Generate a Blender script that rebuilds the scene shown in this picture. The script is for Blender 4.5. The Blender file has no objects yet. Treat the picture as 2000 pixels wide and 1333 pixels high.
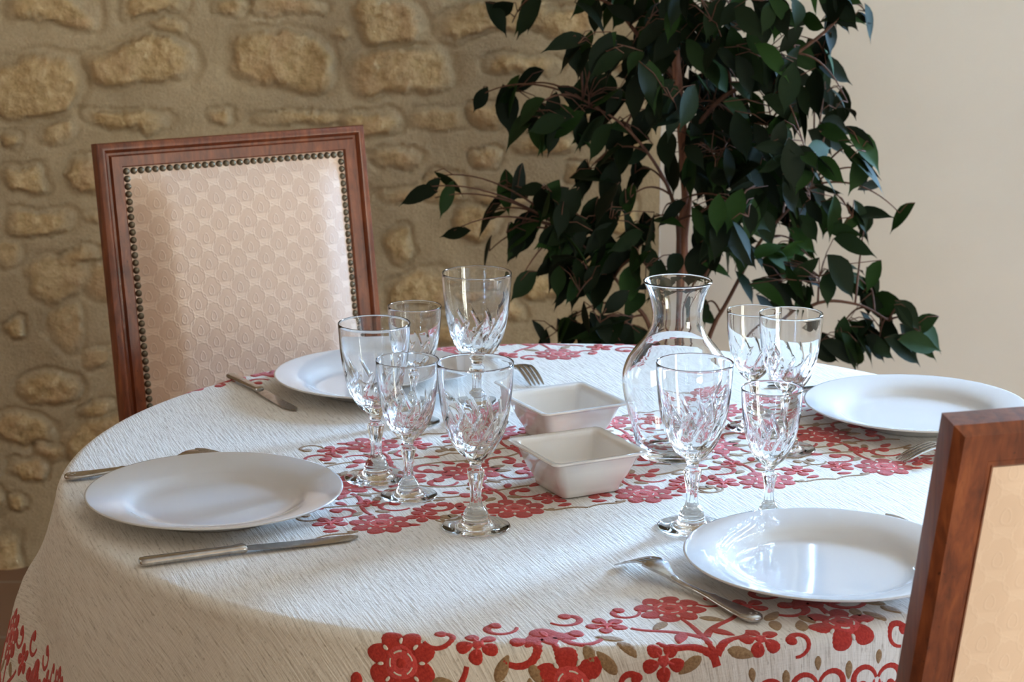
import bpy, math, random
import numpy as np
from mathutils import Vector, Matrix

PI = math.pi
R_ = math.radians
SC = bpy.context.scene
COL = SC.collection

# ------------------------------------------------------------------ camera
cam_d = bpy.data.cameras.new('camera')
cam = bpy.data.objects.new('camera', cam_d)
COL.objects.link(cam)
cam.location = (0, 0, 1.42)
cam.rotation_euler = (PI / 2 - 0.232, 0, 0)
cam_d.sensor_width = 36
cam_d.lens = 72
cam_d.clip_start = 0.05
cam_d.dof.use_dof = True
cam_d.dof.focus_distance = 2.12
cam_d.dof.aperture_fstop = 15
SC.camera = cam

# ------------------------------------------------------------------ colour management
vs = SC.view_settings
vs.view_transform = 'Standard'
vs.look = 'None'
vs.gamma = 1
vs.exposure = 0.0
try:
    vs.use_curve_mapping = False
except Exception:
    pass
cy = SC.cycles
cy.max_bounces = 20
cy.transmission_bounces = 16
cy.glossy_bounces = 8
cy.diffuse_bounces = 5
cy.caustics_refractive = True
cy.caustics_reflective = True
cy.blur_glossy = 0.3
cy.sample_clamp_indirect = 120
cy.use_denoising = True

# ------------------------------------------------------------------ world (sky outside the windows)
world = bpy.data.worlds.new('world')
SC.world = world
world.use_nodes = True
wnt = world.node_tree
wnt.nodes['Background'].inputs[0].default_value = (0.75, 0.88, 1.0, 1)
wnt.nodes['Background'].inputs[1].default_value = 1.6

# ------------------------------------------------------------------ window daylight
TZ = 0.75                       # table top height
TC = (0.072, 2.25)              # table centre
CORNER = np.array([0.30, 4.10])
WA_DIR = np.array([math.cos(R_(-12)), math.sin(R_(-12))])    # white wall runs this way from the corner
WA_OUT = np.array([math.sin(R_(12)), math.cos(R_(12))])                              # out of the room through the white wall


def area_light(name, loc, target, sx, sy, power, color):
    d = bpy.data.lights.new(name, 'AREA')
    d.shape = 'RECTANGLE'
    d.size, d.size_y = sx, sy
    d.energy = power
    d.color = color
    o = bpy.data.objects.new(name, d)
    COL.objects.link(o)
    o.location = loc
    v = Vector(target) - Vector(loc)
    o.rotation_euler = v.to_track_quat('-Z', 'Y').to_euler()
    return o


WIN_A = dict(u0=1.30, u1=2.20, z0=0.82, z1=2.0)
wa_c = CORNER + WA_DIR * 1.75 + WA_OUT * 0.34
area_light('window_daylight', (wa_c[0], wa_c[1], 1.42), (wa_c[0] - WA_OUT[0] * 0.95, wa_c[1] - WA_OUT[1], 1.28),
           0.72, 0.95, 520, (0.365, 0.62, 1.0))
ADDED_WIN = dict(y0=2.55, y1=2.98, z0=1.05, z1=1.95)  # unseen opening, added for the glass highlights
area_light('added_glint_light', (-2.72, 2.765, 1.5), (-1.7, 2.74, 1.42), 0.4, 0.85, 5.5, (1.0, 0.97, 0.88))  # light added at left to give the glasses bright left edges
WIN_B = dict(y0=-0.95, y1=0.35, z0=0.04, z1=1.95)
area_light('garden_door_light', (3.22, -0.3, 0.85), (2.2, 0.35, 0.88), 1.3, 1.2, 98, (1.0, 0.97, 0.80))

# ------------------------------------------------------------------ node helpers


class NT:
    def __init__(self, name):
        self.m = bpy.data.materials.new(name)
        self.m.use_nodes = True
        self.t = self.m.node_tree
        self.b = self.t.nodes['Principled BSDF']

    def n(self, kind, **kw):
        nd = self.t.nodes.new(kind)
        for k, v in kw.items():
            setattr(nd, k, v)
        return nd

    def link(self, a, b):
        self.t.links.new(a, b)

    def setin(self, nd, idx, v):
        if v is None:
            return
        if isinstance(v, bpy.types.NodeSocket):
            self.link(v, nd.inputs[idx])
        else:
            nd.inputs[idx].default_value = v

    def math(self, op, a, b=None, c=None, clamp=False):
        nd = self.n('ShaderNodeMath', operation=op, use_clamp=clamp)
        self.setin(nd, 0, a)
        self.setin(nd, 1, b)
        self.setin(nd, 2, c)
        return nd.outputs[0]

    def coord(self, which='Object', scale=(1, 1, 1)):
        tc = self.n('ShaderNodeTexCoord')
        mp = self.n('ShaderNodeMapping')
        mp.inputs['Scale'].default_value = scale
        self.link(tc.outputs[which], mp.inputs['Vector'])
        return mp.outputs[0]

    def noise(self, vec, scale=5, detail=4, rough=0.55, dist=0.0):
        nd = self.n('ShaderNodeTexNoise')
        self.link(vec, nd.inputs['Vector'])
        nd.inputs['Scale'].default_value = scale
        nd.inputs['Detail'].default_value = detail
        nd.inputs['Roughness'].default_value = rough
        nd.inputs['Distortion'].default_value = dist
        return nd.outputs['Fac']

    def ramp(self, fac, stops):
        nd = self.n('ShaderNodeValToRGB')
        el = nd.color_ramp.elements
        while len(el) < len(stops):
            el.new(0.5)
        for e, (p, c) in zip(el, stops):
            e.position = p
            e.color = (*c, 1) if len(c) == 3 else c
        self.link(fac, nd.inputs[0])
        return nd.outputs[0]

    def mix(self, fac, a, b, blend='MIX'):
        nd = self.n('ShaderNodeMix', data_type='RGBA', blend_type=blend)
        self.setin(nd, 0, fac)
        for idx, v in ((6, a), (7, b)):
            if isinstance(v, tuple) and len(v) == 3:
                v = (*v, 1)
            self.setin(nd, idx, v)
        return nd.outputs[2]

    def base(self, v):
        if isinstance(v, tuple):
            self.b.inputs['Base Color'].default_value = (*v[:3], 1)
        else:
            self.link(v, self.b.inputs['Base Color'])

    def p(self, **kw):
        for k, v in kw.items():
            self.b.inputs[k.replace('_', ' ')].default_value = v

    def bump(self, h, strength=0.5, dist=0.001, prev=None):
        nd = self.n('ShaderNodeBump')
        nd.inputs['Strength'].default_value = strength
        nd.inputs['Distance'].default_value = dist
        self.link(h, nd.inputs['Height'])
        if prev is not None:
            self.link(prev, nd.inputs['Normal'])
        self.link(nd.outputs[0], self.b.inputs['Normal'])
        return nd.outputs[0]


M = {}


def mk_glass():
    g = NT('clear_glass')
    g.t.nodes.remove(g.b)
    gl = g.n('ShaderNodeBsdfGlass')
    gl.inputs['Color'].default_value = (0.985, 0.99, 0.99, 1)
    gl.inputs['Roughness'].default_value = 0.0
    gl.inputs['IOR'].default_value = 1.5
    # a faint trace of water marks on the surface
    v = g.coord('Object')
    f = g.noise(v, 60, 3)
    r = g.ramp(f, [(0.0, (0, 0, 0)), (0.62, (0, 0, 0)), (0.8, (0.02, 0.02, 0.02))])
    g.link(r, gl.inputs['Roughness'])
    g.link(gl.outputs[0], g.t.nodes['Material Output'].inputs[0])
    return g.m


def mk_porcelain(name, col):
    g = NT(name)
    v = g.coord('Object')
    f = g.noise(v, 9, 3)
    g.base(g.ramp(f, [(0.3, tuple(c * 0.985 for c in col)), (0.7, col)]))
    g.p(Roughness=0.09, IOR=1.5)
    g.b.inputs['Coat Weight'].default_value = 0.4
    g.b.inputs['Coat Roughness'].default_value = 0.04
    g.bump(g.noise(v, 30, 2), 0.05, 0.0006)
    return g.m


def mk_wood():
    g = NT('reddish_brown_wood')
    v = g.coord('Object', (1, 1, 1))
    mp = g.n('ShaderNodeMapping')
    mp.inputs['Scale'].default_value = (38, 38, 3.2)
    g.link(v, mp.inputs['Vector'])
    grain = g.noise(mp.outputs[0], 3.0, 6, 0.62, 0.5)
    patch = g.noise(v, 14, 5, 0.6, 0.3)
    c1 = g.ramp(grain, [(0.25, (0.085, 0.019, 0.006)), (0.5, (0.21, 0.052, 0.016)), (0.75, (0.33, 0.098, 0.030))])
    c2 = g.ramp(patch, [(0.35, (0.62, 0.55, 0.5)), (0.62, (1.0, 1.0, 1.0))])
    col = g.mix(1.0, c1, c2, 'MULTIPLY')
    # small dark worm holes and dings
    spots = g.noise(v, 210, 2)
    sp = g.ramp(spots, [(0.69, (1, 1, 1)), (0.75, (0.25, 0.2, 0.18))])
    col = g.mix(0.8, col, sp, 'MULTIPLY')
    g.base(col)
    g.p(Roughness=0.36)
    g.b.inputs['Coat Weight'].default_value = 0.15
    g.b.inputs['Coat Roughness'].default_value = 0.25
    g.bump(grain, 0.25, 0.0012)
    return g.m


def mk_damask(name='cream_damask', k=1.0):
    """Cream satin with staggered scalloped fan motifs, from the UV map in metres."""
    g = NT(name)
    tc = g.n('ShaderNodeTexCoord')
    sep = g.n('ShaderNodeSeparateXYZ')
    g.link(tc.outputs['UV'], sep.inputs[0])
    U, V = sep.outputs[0], sep.outputs[1]
    A, B = 0.0445, 0.0375
    discs, rings = [], []
    for off in (0.0, 0.5):
        px = g.math('MULTIPLY', g.math('SUBTRACT', g.math('FRACT', g.math('ADD', g.math('DIVIDE', U, A), off)), 0.5), A)
        py = g.math('MULTIPLY', g.math('SUBTRACT', g.math('FRACT', g.math('ADD', g.math('DIVIDE', V, B), off)), 0.5), B)
        pys = g.math('MULTIPLY', py, 0.86)
        d = g.math('SQRT', g.math('ADD', g.math('MULTIPLY', px, px), g.math('MULTIPLY', pys, pys)))
        ang = g.math('ARCTAN2', px, py)
        sc = g.math('ADD', 0.0140, g.math('MULTIPLY', 0.0009, g.math('ABSOLUTE', g.math('COSINE', g.math('MULTIPLY', ang, 7.0)))))
        disc = g.math('MULTIPLY', g.math('SUBTRACT', sc, d), 900.0, clamp=True)
        # the cut below the fan
        cut = g.math('MULTIPLY', g.math('ADD', py, 0.0125), 600.0, clamp=True)
        disc = g.math('MULTIPLY', disc, cut)
        discs.append(disc)
        qx = g.math('MULTIPLY', px, g.math('ADD', 1.55, g.math('MULTIPLY', py, 45.0)))
        qy = g.math('ADD', py, 0.0022)
        dq = g.math('SQRT', g.math('ADD', g.math('MULTIPLY', qx, qx), g.math('MULTIPLY', g.math('MULTIPLY', qy, qy), 0.72)))
        ring = g.math('SUBTRACT', 1.0, g.math('MULTIPLY', g.math('ABSOLUTE', g.math('SUBTRACT', dq, 0.0056)), 720.0), clamp=True)
        # raised scalloped outline
        edge = g.math('SUBTRACT', 1.0, g.math('MULTIPLY', g.math('ABSOLUTE', g.math('SUBTRACT', d, g.math('ADD', sc, 0.0006))), 900.0), clamp=True)
        rings.append(g.math('ADD', ring, g.math('MULTIPLY', edge, 0.55)))
    disc = g.math('MAXIMUM', discs[0], discs[1])
    ring = g.math('MAXIMUM', rings[0], rings[1])
    v = g.coord('Object')
    fine = g.noise(v, 900, 2)
    blot = g.noise(v, 9, 3)
    col = g.mix(g.math('MULTIPLY', disc, k), (0.83, 0.64, 0.50), (0.72, 0.525, 0.395))
    col = g.mix(g.math('MULTIPLY', ring, 0.45 * k), col, (0.76, 0.63, 0.54))
    col = g.mix(g.math('MULTIPLY', blot, 0.25), col, (0.66, 0.50, 0.40))
    g.base(col)
    g.p(Roughness=0.55)
    g.b.inputs['Sheen Weight'].default_value = 0.25
    h = g.math('ADD', g.math('ADD', g.math('MULTIPLY', ring, 1.0), g.math('MULTIPLY', disc, -0.35)), g.math('MULTIPLY', fine, 0.12))
    g.bump(h, 0.4 * k, 0.0010)
    return g.m


def mk_cloth():
    """Slubby cream linen weave from the UV map in metres."""
    g = NT('cream_woven_linen')
    tc = g.n('ShaderNodeTexCoord')

    def uv(scale):
        mp = g.n('ShaderNodeMapping')
        mp.inputs['Scale'].default_value = scale
        g.link(tc.outputs['UV'], mp.inputs['Vector'])
        return mp.outputs[0]
    slub = g.noise(uv((420, 26, 1)), 1.0, 3, 0.6)
    weft = g.noise(uv((60, 480, 1)), 1.0, 2, 0.5)
    speck = g.noise(uv((330, 95, 1)), 1.0, 2, 0.6)
    big = g.noise(uv((5, 5, 1)), 1.0, 3)
    c = g.ramp(slub, [(0.28, (0.50, 0.46, 0.40)), (0.45, (0.74, 0.70, 0.635)), (0.72, (0.84, 0.81, 0.755))])
    sp = g.ramp(speck, [(0.27, (0.50, 0.46, 0.42)), (0.39, (1, 1, 1))])
    c = g.mix(0.75, c, sp, 'MULTIPLY')
    c = g.mix(g.math('MULTIPLY', big, 0.12), c, (0.62, 0.52, 0.42))
    g.base(c)
    g.p(Roughness=0.9)
    g.b.inputs['Sheen Weight'].default_value = 0.15
    h = g.math('ADD', g.math('MULTIPLY', slub, 0.9), g.math('MULTIPLY', weft, 0.5))
    g.bump(h, 0.75, 0.0018)
    return g.m


def mk_yarn(name, c0, c1):
    g = NT(name)
    v = g.coord('UV')
    f = g.noise(v, 380, 3, 0.6)
    f2 = g.noise(v, 46, 2)
    c = g.ramp(f, [(0.3, c0), (0.7, c1)])
    c = g.mix(g.math('MULTIPLY', f2, 0.3), c, tuple(x * 0.7 for x in c0))
    g.base(c)
    g.p(Roughness=0.95)
    g.b.inputs['Sheen Weight'].default_value = 0.2
    g.bump(f, 0.8, 0.0012)
    return g.m


def mk_metal(name, col, rough):
    g = NT(name)
    v = g.coord('Object')
    f = g.noise(v, 120, 4)
    g.base(g.ramp(f, [(0.3, tuple(c * 0.75 for c in col)), (0.65, col)]))
    g.p(Metallic=1.0)
    rr = g.ramp(f, [(0.2, (rough * 1.5,) * 3), (0.8, (rough * 0.8,) * 3)])
    g.link(rr, g.b.inputs['Roughness'])
    g.bump(g.noise(v, 40, 2), 0.08, 0.001)
    return g.m


def mk_stone_wall():
    g = NT('limestone_rubble_wall')
    at = g.n('ShaderNodeAttribute', attribute_name='stone')
    st = at.outputs['Fac']
    v = g.coord('Object')
    n1 = g.noise(v, 9, 6, 0.6)
    n2 = g.noise(v, 40, 6, 0.65)
    n3 = g.noise(v, 3.2, 3)
    n4 = g.noise(v, 190, 3, 0.7)
    stone = g.ramp(n2, [(0.25, (0.44, 0.305, 0.15)), (0.5, (0.68, 0.505, 0.275)), (0.75, (0.88, 0.72, 0.45))])
    pink = g.mix(g.ramp(n1, [(0.48, (0, 0, 0)), (0.7, (0.55, 0.55, 0.55))]), stone, (0.66, 0.44, 0.28))
    mort = g.ramp(n1, [(0.3, (0.455, 0.365, 0.235)), (0.7, (0.60, 0.495, 0.33))])
    mort = g.mix(g.math('MULTIPLY', n3, 0.3), mort, (0.52, 0.42, 0.29))
    mort = g.mix(g.ramp(n4, [(0.35, (0.25, 0.25, 0.25)), (0.6, (0, 0, 0))]), mort, (0.26, 0.20, 0.13))
    g.base(g.mix(st, mort, pink))
    g.p(Roughness=0.95)
    g.b.inputs['Specular IOR Level'].default_value = 0.2
    h = g.math('ADD', g.math('MULTIPLY', n2, g.math('ADD', 0.3, g.math('MULTIPLY', st, 1.2))), g.math('MULTIPLY', n4, 0.25))
    g.bump(h, 0.9, 0.012)
    return g.m


def mk_plaster(name, c):
    g = NT(name)
    v = g.coord('Object')
    f = g.noise(v, 3, 4)
    f2 = g.noise(v, 260, 3, 0.7)
    g.base(g.ramp(f, [(0.3, tuple(x * 0.95 for x in c)), (0.7, c)]))
    g.p(Roughness=0.9)
    g.bump(f2, 0.15, 0.002)
    return g.m


def mk_leaf():
    g = NT('dark_green_leaf')
    at = g.n('ShaderNodeAttribute', attribute_name='tone')
    v = g.coord('Object')
    f = g.noise(v, 60, 3)
    c = g.mix(at.outputs['Fac'], (0.0065, 0.0125, 0.005), (0.032, 0.095, 0.013))
    c = g.mix(g.math('MULTIPLY', f, 0.35), c, (0.006, 0.010, 0.005))
    g.base(c)
    g.p(Roughness=0.6)
    g.b.inputs['Specular IOR Level'].default_value = 0.12
    g.bump(g.noise(v, 90, 2), 0.15, 0.001)
    return g.m


def mk_bark(name='brown_bark', k=1.0):
    g = NT(name)
    v = g.coord('Object', (60, 60, 9))
    f = g.noise(v, 1.5, 5)
    g.base(g.ramp(f, [(0.3, (0.17 * k, 0.062 * k, 0.032 * k)), (0.7, (0.36 * k, 0.16 * k, 0.085 * k))]))
    g.p(Roughness=0.8)
    g.bump(f, 0.5, 0.003)
    return g.m


def mk_tiles():
    g = NT('terracotta_floor_tiles')
    v = g.coord('Object')
    br = g.n('ShaderNodeTexBrick')
    g.link(v, br.inputs['Vector'])
    br.offset = 0.0
    br.inputs['Scale'].default_value = 1.0
    br.inputs['Brick Width'].default_value = 0.3
    br.inputs['Row Height'].default_value = 0.3
    br.inputs['Mortar Size'].default_value = 0.006
    br.inputs['Color1'].default_value = (0.27, 0.15, 0.085, 1)
    br.inputs['Color2'].default_value = (0.24, 0.13, 0.075, 1)
    br.inputs['Mortar'].default_value = (0.30, 0.24, 0.18, 1)
    f = g.noise(v, 14, 4)
    g.base(g.mix(g.math('MULTIPLY', f, 0.4), br.outputs[0], (0.2, 0.11, 0.06)))
    g.p(Roughness=0.55)
    g.bump(br.outputs['Fac'], -0.4, 0.003)
    return g.m


M['glass'] = mk_glass()
M['porcelain'] = mk_porcelain('white_porcelain', (0.66, 0.655, 0.65))
M['ceramic'] = mk_porcelain('ivory_ceramic', (0.80, 0.765, 0.72))
M['wood'] = mk_wood()
M['damask'] = mk_damask()
M['faded'] = mk_damask('faded_cream_damask', 0.3)
M['cloth'] = mk_cloth()
M['red'] = mk_yarn('red_yarn', (0.36, 0.016, 0.010), (0.56, 0.045, 0.026))
M['pink'] = mk_yarn('rose_yarn', (0.52, 0.035, 0.035), (0.70, 0.10, 0.085))
M['tan'] = mk_yarn('tan_yarn', (0.24, 0.135, 0.06), (0.42, 0.27, 0.14))
M['cream'] = mk_yarn('cream_yarn', (0.66, 0.60, 0.52), (0.80, 0.74, 0.66))
M['silver'] = mk_metal('worn_silver', (0.56, 0.545, 0.53), 0.2)
M['brass'] = mk_metal('aged_brass', (0.20, 0.165, 0.115), 0.42)
M['stone'] = mk_stone_wall()
M['white_wall'] = mk_plaster('off_white_plaster', (0.86, 0.82, 0.75))
M['room_wall'] = mk_plaster('warm_plaster', (0.50, 0.34, 0.20))
M['ceiling'] = mk_plaster('ceiling_plaster', (0.62, 0.49, 0.35))
M['leaf'] = mk_leaf()
M['bark'] = mk_bark()
M['twig'] = mk_bark('dark_twig', 0.4)
M['tiles'] = mk_tiles()
M['pot'] = mk_plaster('terracotta_pot', (0.48, 0.22, 0.12))
M['soil'] = mk_plaster('dark_soil', (0.05, 0.035, 0.025))
M['paint'] = mk_plaster('white_window_paint', (0.78, 0.76, 0.72))

# ------------------------------------------------------------------ mesh helpers


class MB:
    def __init__(self):
        self.v, self.f, self.mi, self.n = [], [], [], 0
        self.uv = None

    def add(self, verts, faces, mi=0):
        o = self.n
        self.v.extend([tuple(map(float, p)) for p in verts])
        self.n += len(verts)
        self.f.extend([tuple(i + o for i in f) for f in faces])
        self.mi.extend([mi] * len(faces))
        return o

    def box(self, lo, hi, mi=0, mat=None):
        x0, y0, z0 = lo
        x1, y1, z1 = hi
        v = [(x0, y0, z0), (x1, y0, z0), (x1, y1, z0), (x0, y1, z0), (x0, y0, z1), (x1, y0, z1), (x1, y1, z1), (x0, y1, z1)]
        if mat is not None:
            v = [mat @ Vector(p) for p in v]
        self.add(v, [(0, 3, 2, 1), (4, 5, 6, 7), (0, 1, 5, 4), (1, 2, 6, 5), (2, 3, 7, 6), (3, 0, 4, 7)], mi)

    def rings(self, rings, close=True, cap0=False, cap1=False, mi=0):
        """Join successive rings of the same length."""
        k = len(rings[0])
        vs_, fs = [], []
        for r in rings:
            vs_.extend(r)
        m = k if close else k - 1
        for i in range(len(rings) - 1):
            for j in range(m):
                j2 = (j + 1) % k
                fs.append((i * k + j, i * k + j2, (i + 1) * k + j2, (i + 1) * k + j))
        if cap0:
            fs.append(tuple(range(k))[::-1])
        if cap1:
            fs.append(tuple(range((len(rings) - 1) * k, len(rings) * k)))
        self.add(vs_, fs, mi)

    def lathe(self, prof, n=48, mi=0):
        """prof: (r, z) from the outside bottom round; r == 0 ends are poles."""
        vs_, fs, idx = [], [], []
        for r, z in prof:
            if r < 1e-7:
                idx.append([len(vs_)] * n)
                vs_.append((0, 0, z))
            else:
                idx.append(list(range(len(vs_), len(vs_) + n)))
                vs_.extend([(r * math.cos(2 * PI * j / n), r * math.sin(2 * PI * j / n), z) for j in range(n)])
        for a, b in zip(idx[:-1], idx[1:]):
            for j in range(n):
                j2 = (j + 1) % n
                q = (a[j], a[j2], b[j2], b[j])
                q2 = []
                for i in q:
                    if i not in q2:
                        q2.append(i)
                if len(q2) > 2:
                    fs.append(tuple(q2))
        self.add(vs_, fs, mi)

    def tube(self, pts, rad, n=8, mi=0, cap=True):
        pts = [Vector(p) for p in pts]
        if not hasattr(rad, '__len__'):
            rad = [rad] * len(pts)
        rr = []
        up = Vector((0.3, 0.2, 0.93))
        for i, p in enumerate(pts):
            t = (pts[min(i + 1, len(pts) - 1)] - pts[max(i - 1, 0)]).normalized()
            a = t.cross(up)
            if a.length < 1e-3:
                a = t.cross(Vector((1, 0, 0)))
            a.normalize()
            b = t.cross(a)
            rr.append([p + (a * math.cos(2 * PI * j / n) + b * math.sin(2 * PI * j / n)) * rad[i] for j in range(n)])
        self.rings(rr, True, cap, cap, mi)

    def build(self, name, mats, parent=None, smooth=True, angle=None):
        me = bpy.data.meshes.new(name)
        me.from_pydata(self.v, [], self.f)
        if not isinstance(mats, (list, tuple)):
            mats = [mats]
        for m in mats:
            me.materials.append(m)
        me.polygons.foreach_set('material_index', self.mi)
        me.polygons.foreach_set('use_smooth', [smooth] * len(self.f))
        me.update()
        if smooth and angle:
            me.set_sharp_from_angle(angle=R_(angle))
        o = bpy.data.objects.new(name, me)
        COL.objects.link(o)
        if parent is not None:
            o.parent = parent
        return o


def tag(o, label, cat, group=None):
    o['label'] = label
    o['category'] = cat
    if group:
        o['group'] = group
    return o


def struct(o):
    o['kind'] = 'structure'
    return o


def empty(name, loc=(0, 0, 0), rz=0.0, scale=1.0):
    o = bpy.data.objects.new(name, None)
    COL.objects.link(o)
    o.location = loc
    o.rotation_euler = (0, 0, rz)
    o.scale = (scale,) * 3
    o.empty_display_size = 0.05
    return o


def copy_tree(src, loc, rz, scale=None):
    r = src.copy()
    COL.objects.link(r)
    r.location = loc
    r.rotation_euler = (0, 0, rz)
    if scale:
        r.scale = (scale,) * 3
    for ch in list(src.children):
        c = ch.copy()
        COL.objects.link(c)
        c.parent = r
        for g in list(ch.children):
            d = g.copy()
            COL.objects.link(d)
            d.parent = c
    return r


def set_uv(o, fn):
    me = o.data
    uvl = me.uv_layers.new(name='UVMap')
    co = np.empty(len(me.vertices) * 3)
    me.vertices.foreach_get('co', co)
    co = co.reshape(-1, 3)
    vi = np.empty(len(me.loops), dtype=np.int32)
    me.loops.foreach_get('vertex_index', vi)
    uv = fn(co)[vi]
    uvl.data.foreach_set('uv', uv.astype(np.float32).ravel())


def lattice_noise(x, y, seed, freq):
    """Smooth value noise on arrays."""
    rs = np.random.RandomState(seed)
    tab = rs.rand(64, 64)
    X, Y = x * freq, y * freq
    xi, yi = np.floor(X).astype(int), np.floor(Y).astype(int)
    fx, fy = X - xi, Y - yi
    fx, fy = fx * fx * (3 - 2 * fx), fy * fy * (3 - 2 * fy)
    t = lambda a, b: tab[a % 64, b % 64]
    return (t(xi, yi) * (1 - fx) + t(xi + 1, yi) * fx) * (1 - fy) + (t(xi, yi + 1) * (1 - fx) + t(xi + 1, yi + 1) * fx) * fy


def fbm(x, y, seed, freq, octv=4, gain=0.55):
    s, a, tot = 0, 1, 0
    for k in range(octv):
        s = s + a * (lattice_noise(x + 7.3 * k, y - 3.1 * k, seed + k, freq * 2 ** k) - 0.5)
        tot += a
        a *= gain
    return s / tot


# ------------------------------------------------------------------ the room
STONES = [(1.204, 1.133, 0.079, 0.032), (1.008, 1.137, 0.065, 0.028), (0.742, 1.138, 0.075, 0.018), (0.543, 1.109, 0.062, 0.046),
          (1.226, 0.985, 0.09, 0.058), (1.023, 1.028, 0.095, 0.046), (0.768, 1.033, 0.098, 0.06), (0.524, 1.009, 0.106, 0.048),
          (0.342, 1.112, 0.111, 0.036), (1.057, 0.913, 0.075, 0.022), (0.887, 0.916, 0.03, 0.018), (1.195, 0.893, 0.04, 0.025),
          (0.718, 0.909, 0.091, 0.015), (0.584, 0.905, 0.061, 0.026), (0.454, 0.912, 0.049, 0.028), (1.26, 0.81, 0.05, 0.028),
          (1.139, 0.808, 0.03, 0.038), (1.245, 0.721, 0.069, 0.03), (1.136, 0.721, 0.02, 0.014), (1.211, 0.603, 0.056, 0.051),
          (1.286, 0.886, 0.025, 0.02), (1.196, 0.504, 0.041, 0.041), (1.232, 0.388, 0.062, 0.029), (1.288, 0.299, 0.06, 0.039),
          (1.234, 0.249, 0.033, 0.021), (1.317, 0.132, 0.023, 0.019), (1.334, 0.022, 0.037, 0.042), (1.143, 0.333, 0.036, 0.019),
          (0.537, 0.836, 0.056, 0.018), (0.491, 0.774, 0.087, 0.018), (0.528, 0.665, 0.033, 0.039), (0.488, 0.564, 0.07, 0.041),
          (0.353, 0.844, 0.031, 0.02), (0.357, 0.921, 0.039, 0.026), (0.239, 0.863, 0.064, 0.023), (0.425, 0.773, 0.046, 0.031),
          (0.363, 0.699, 0.043, 0.036), (0.311, 0.755, 0.051, 0.019), (0.281, 1.017, 0.063, 0.02), (0.168, 0.924, 0.041, 0.026),
          (0.317, 0.518, 0.042, 0.023), (0.406, 0.477, 0.073, 0.029), (0.189, 1.106, 0.071, 0.03), (0.053, 0.856, 0.035, 0.021),
          (0.113, 0.632, 0.052, 0.031), (0.167, 0.795, 0.041, 0.023), (0.238, 0.57, 0.052, 0.027), (0.072, 0.715, 0.036, 0.031),
          (0.056, 1.035, 0.041, 0.031), (0.143, 0.483, 0.063, 0.029), (0.971, 1.092, 0.03, 0.016), (0.643, 1.09, 0.024, 0.014),
          (0.117, 1.046, 0.041, 0.022), (1.307, 0.506, 0.026, 0.022), (0.669, 0.817, 0.041, 0.02), (1.128, 0.45, 0.037, 0.023),
          (1.283, 0.207, 0.037, 0.023), (0.861, 1.136, 0.04, 0.016), (1.309, 0.652, 0.03, 0.03), (1.169, 0.649, 0.031, 0.016)]
FAINT = {11, 14, 19, 21, 18, 55, 58, 50, 51}


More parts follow.
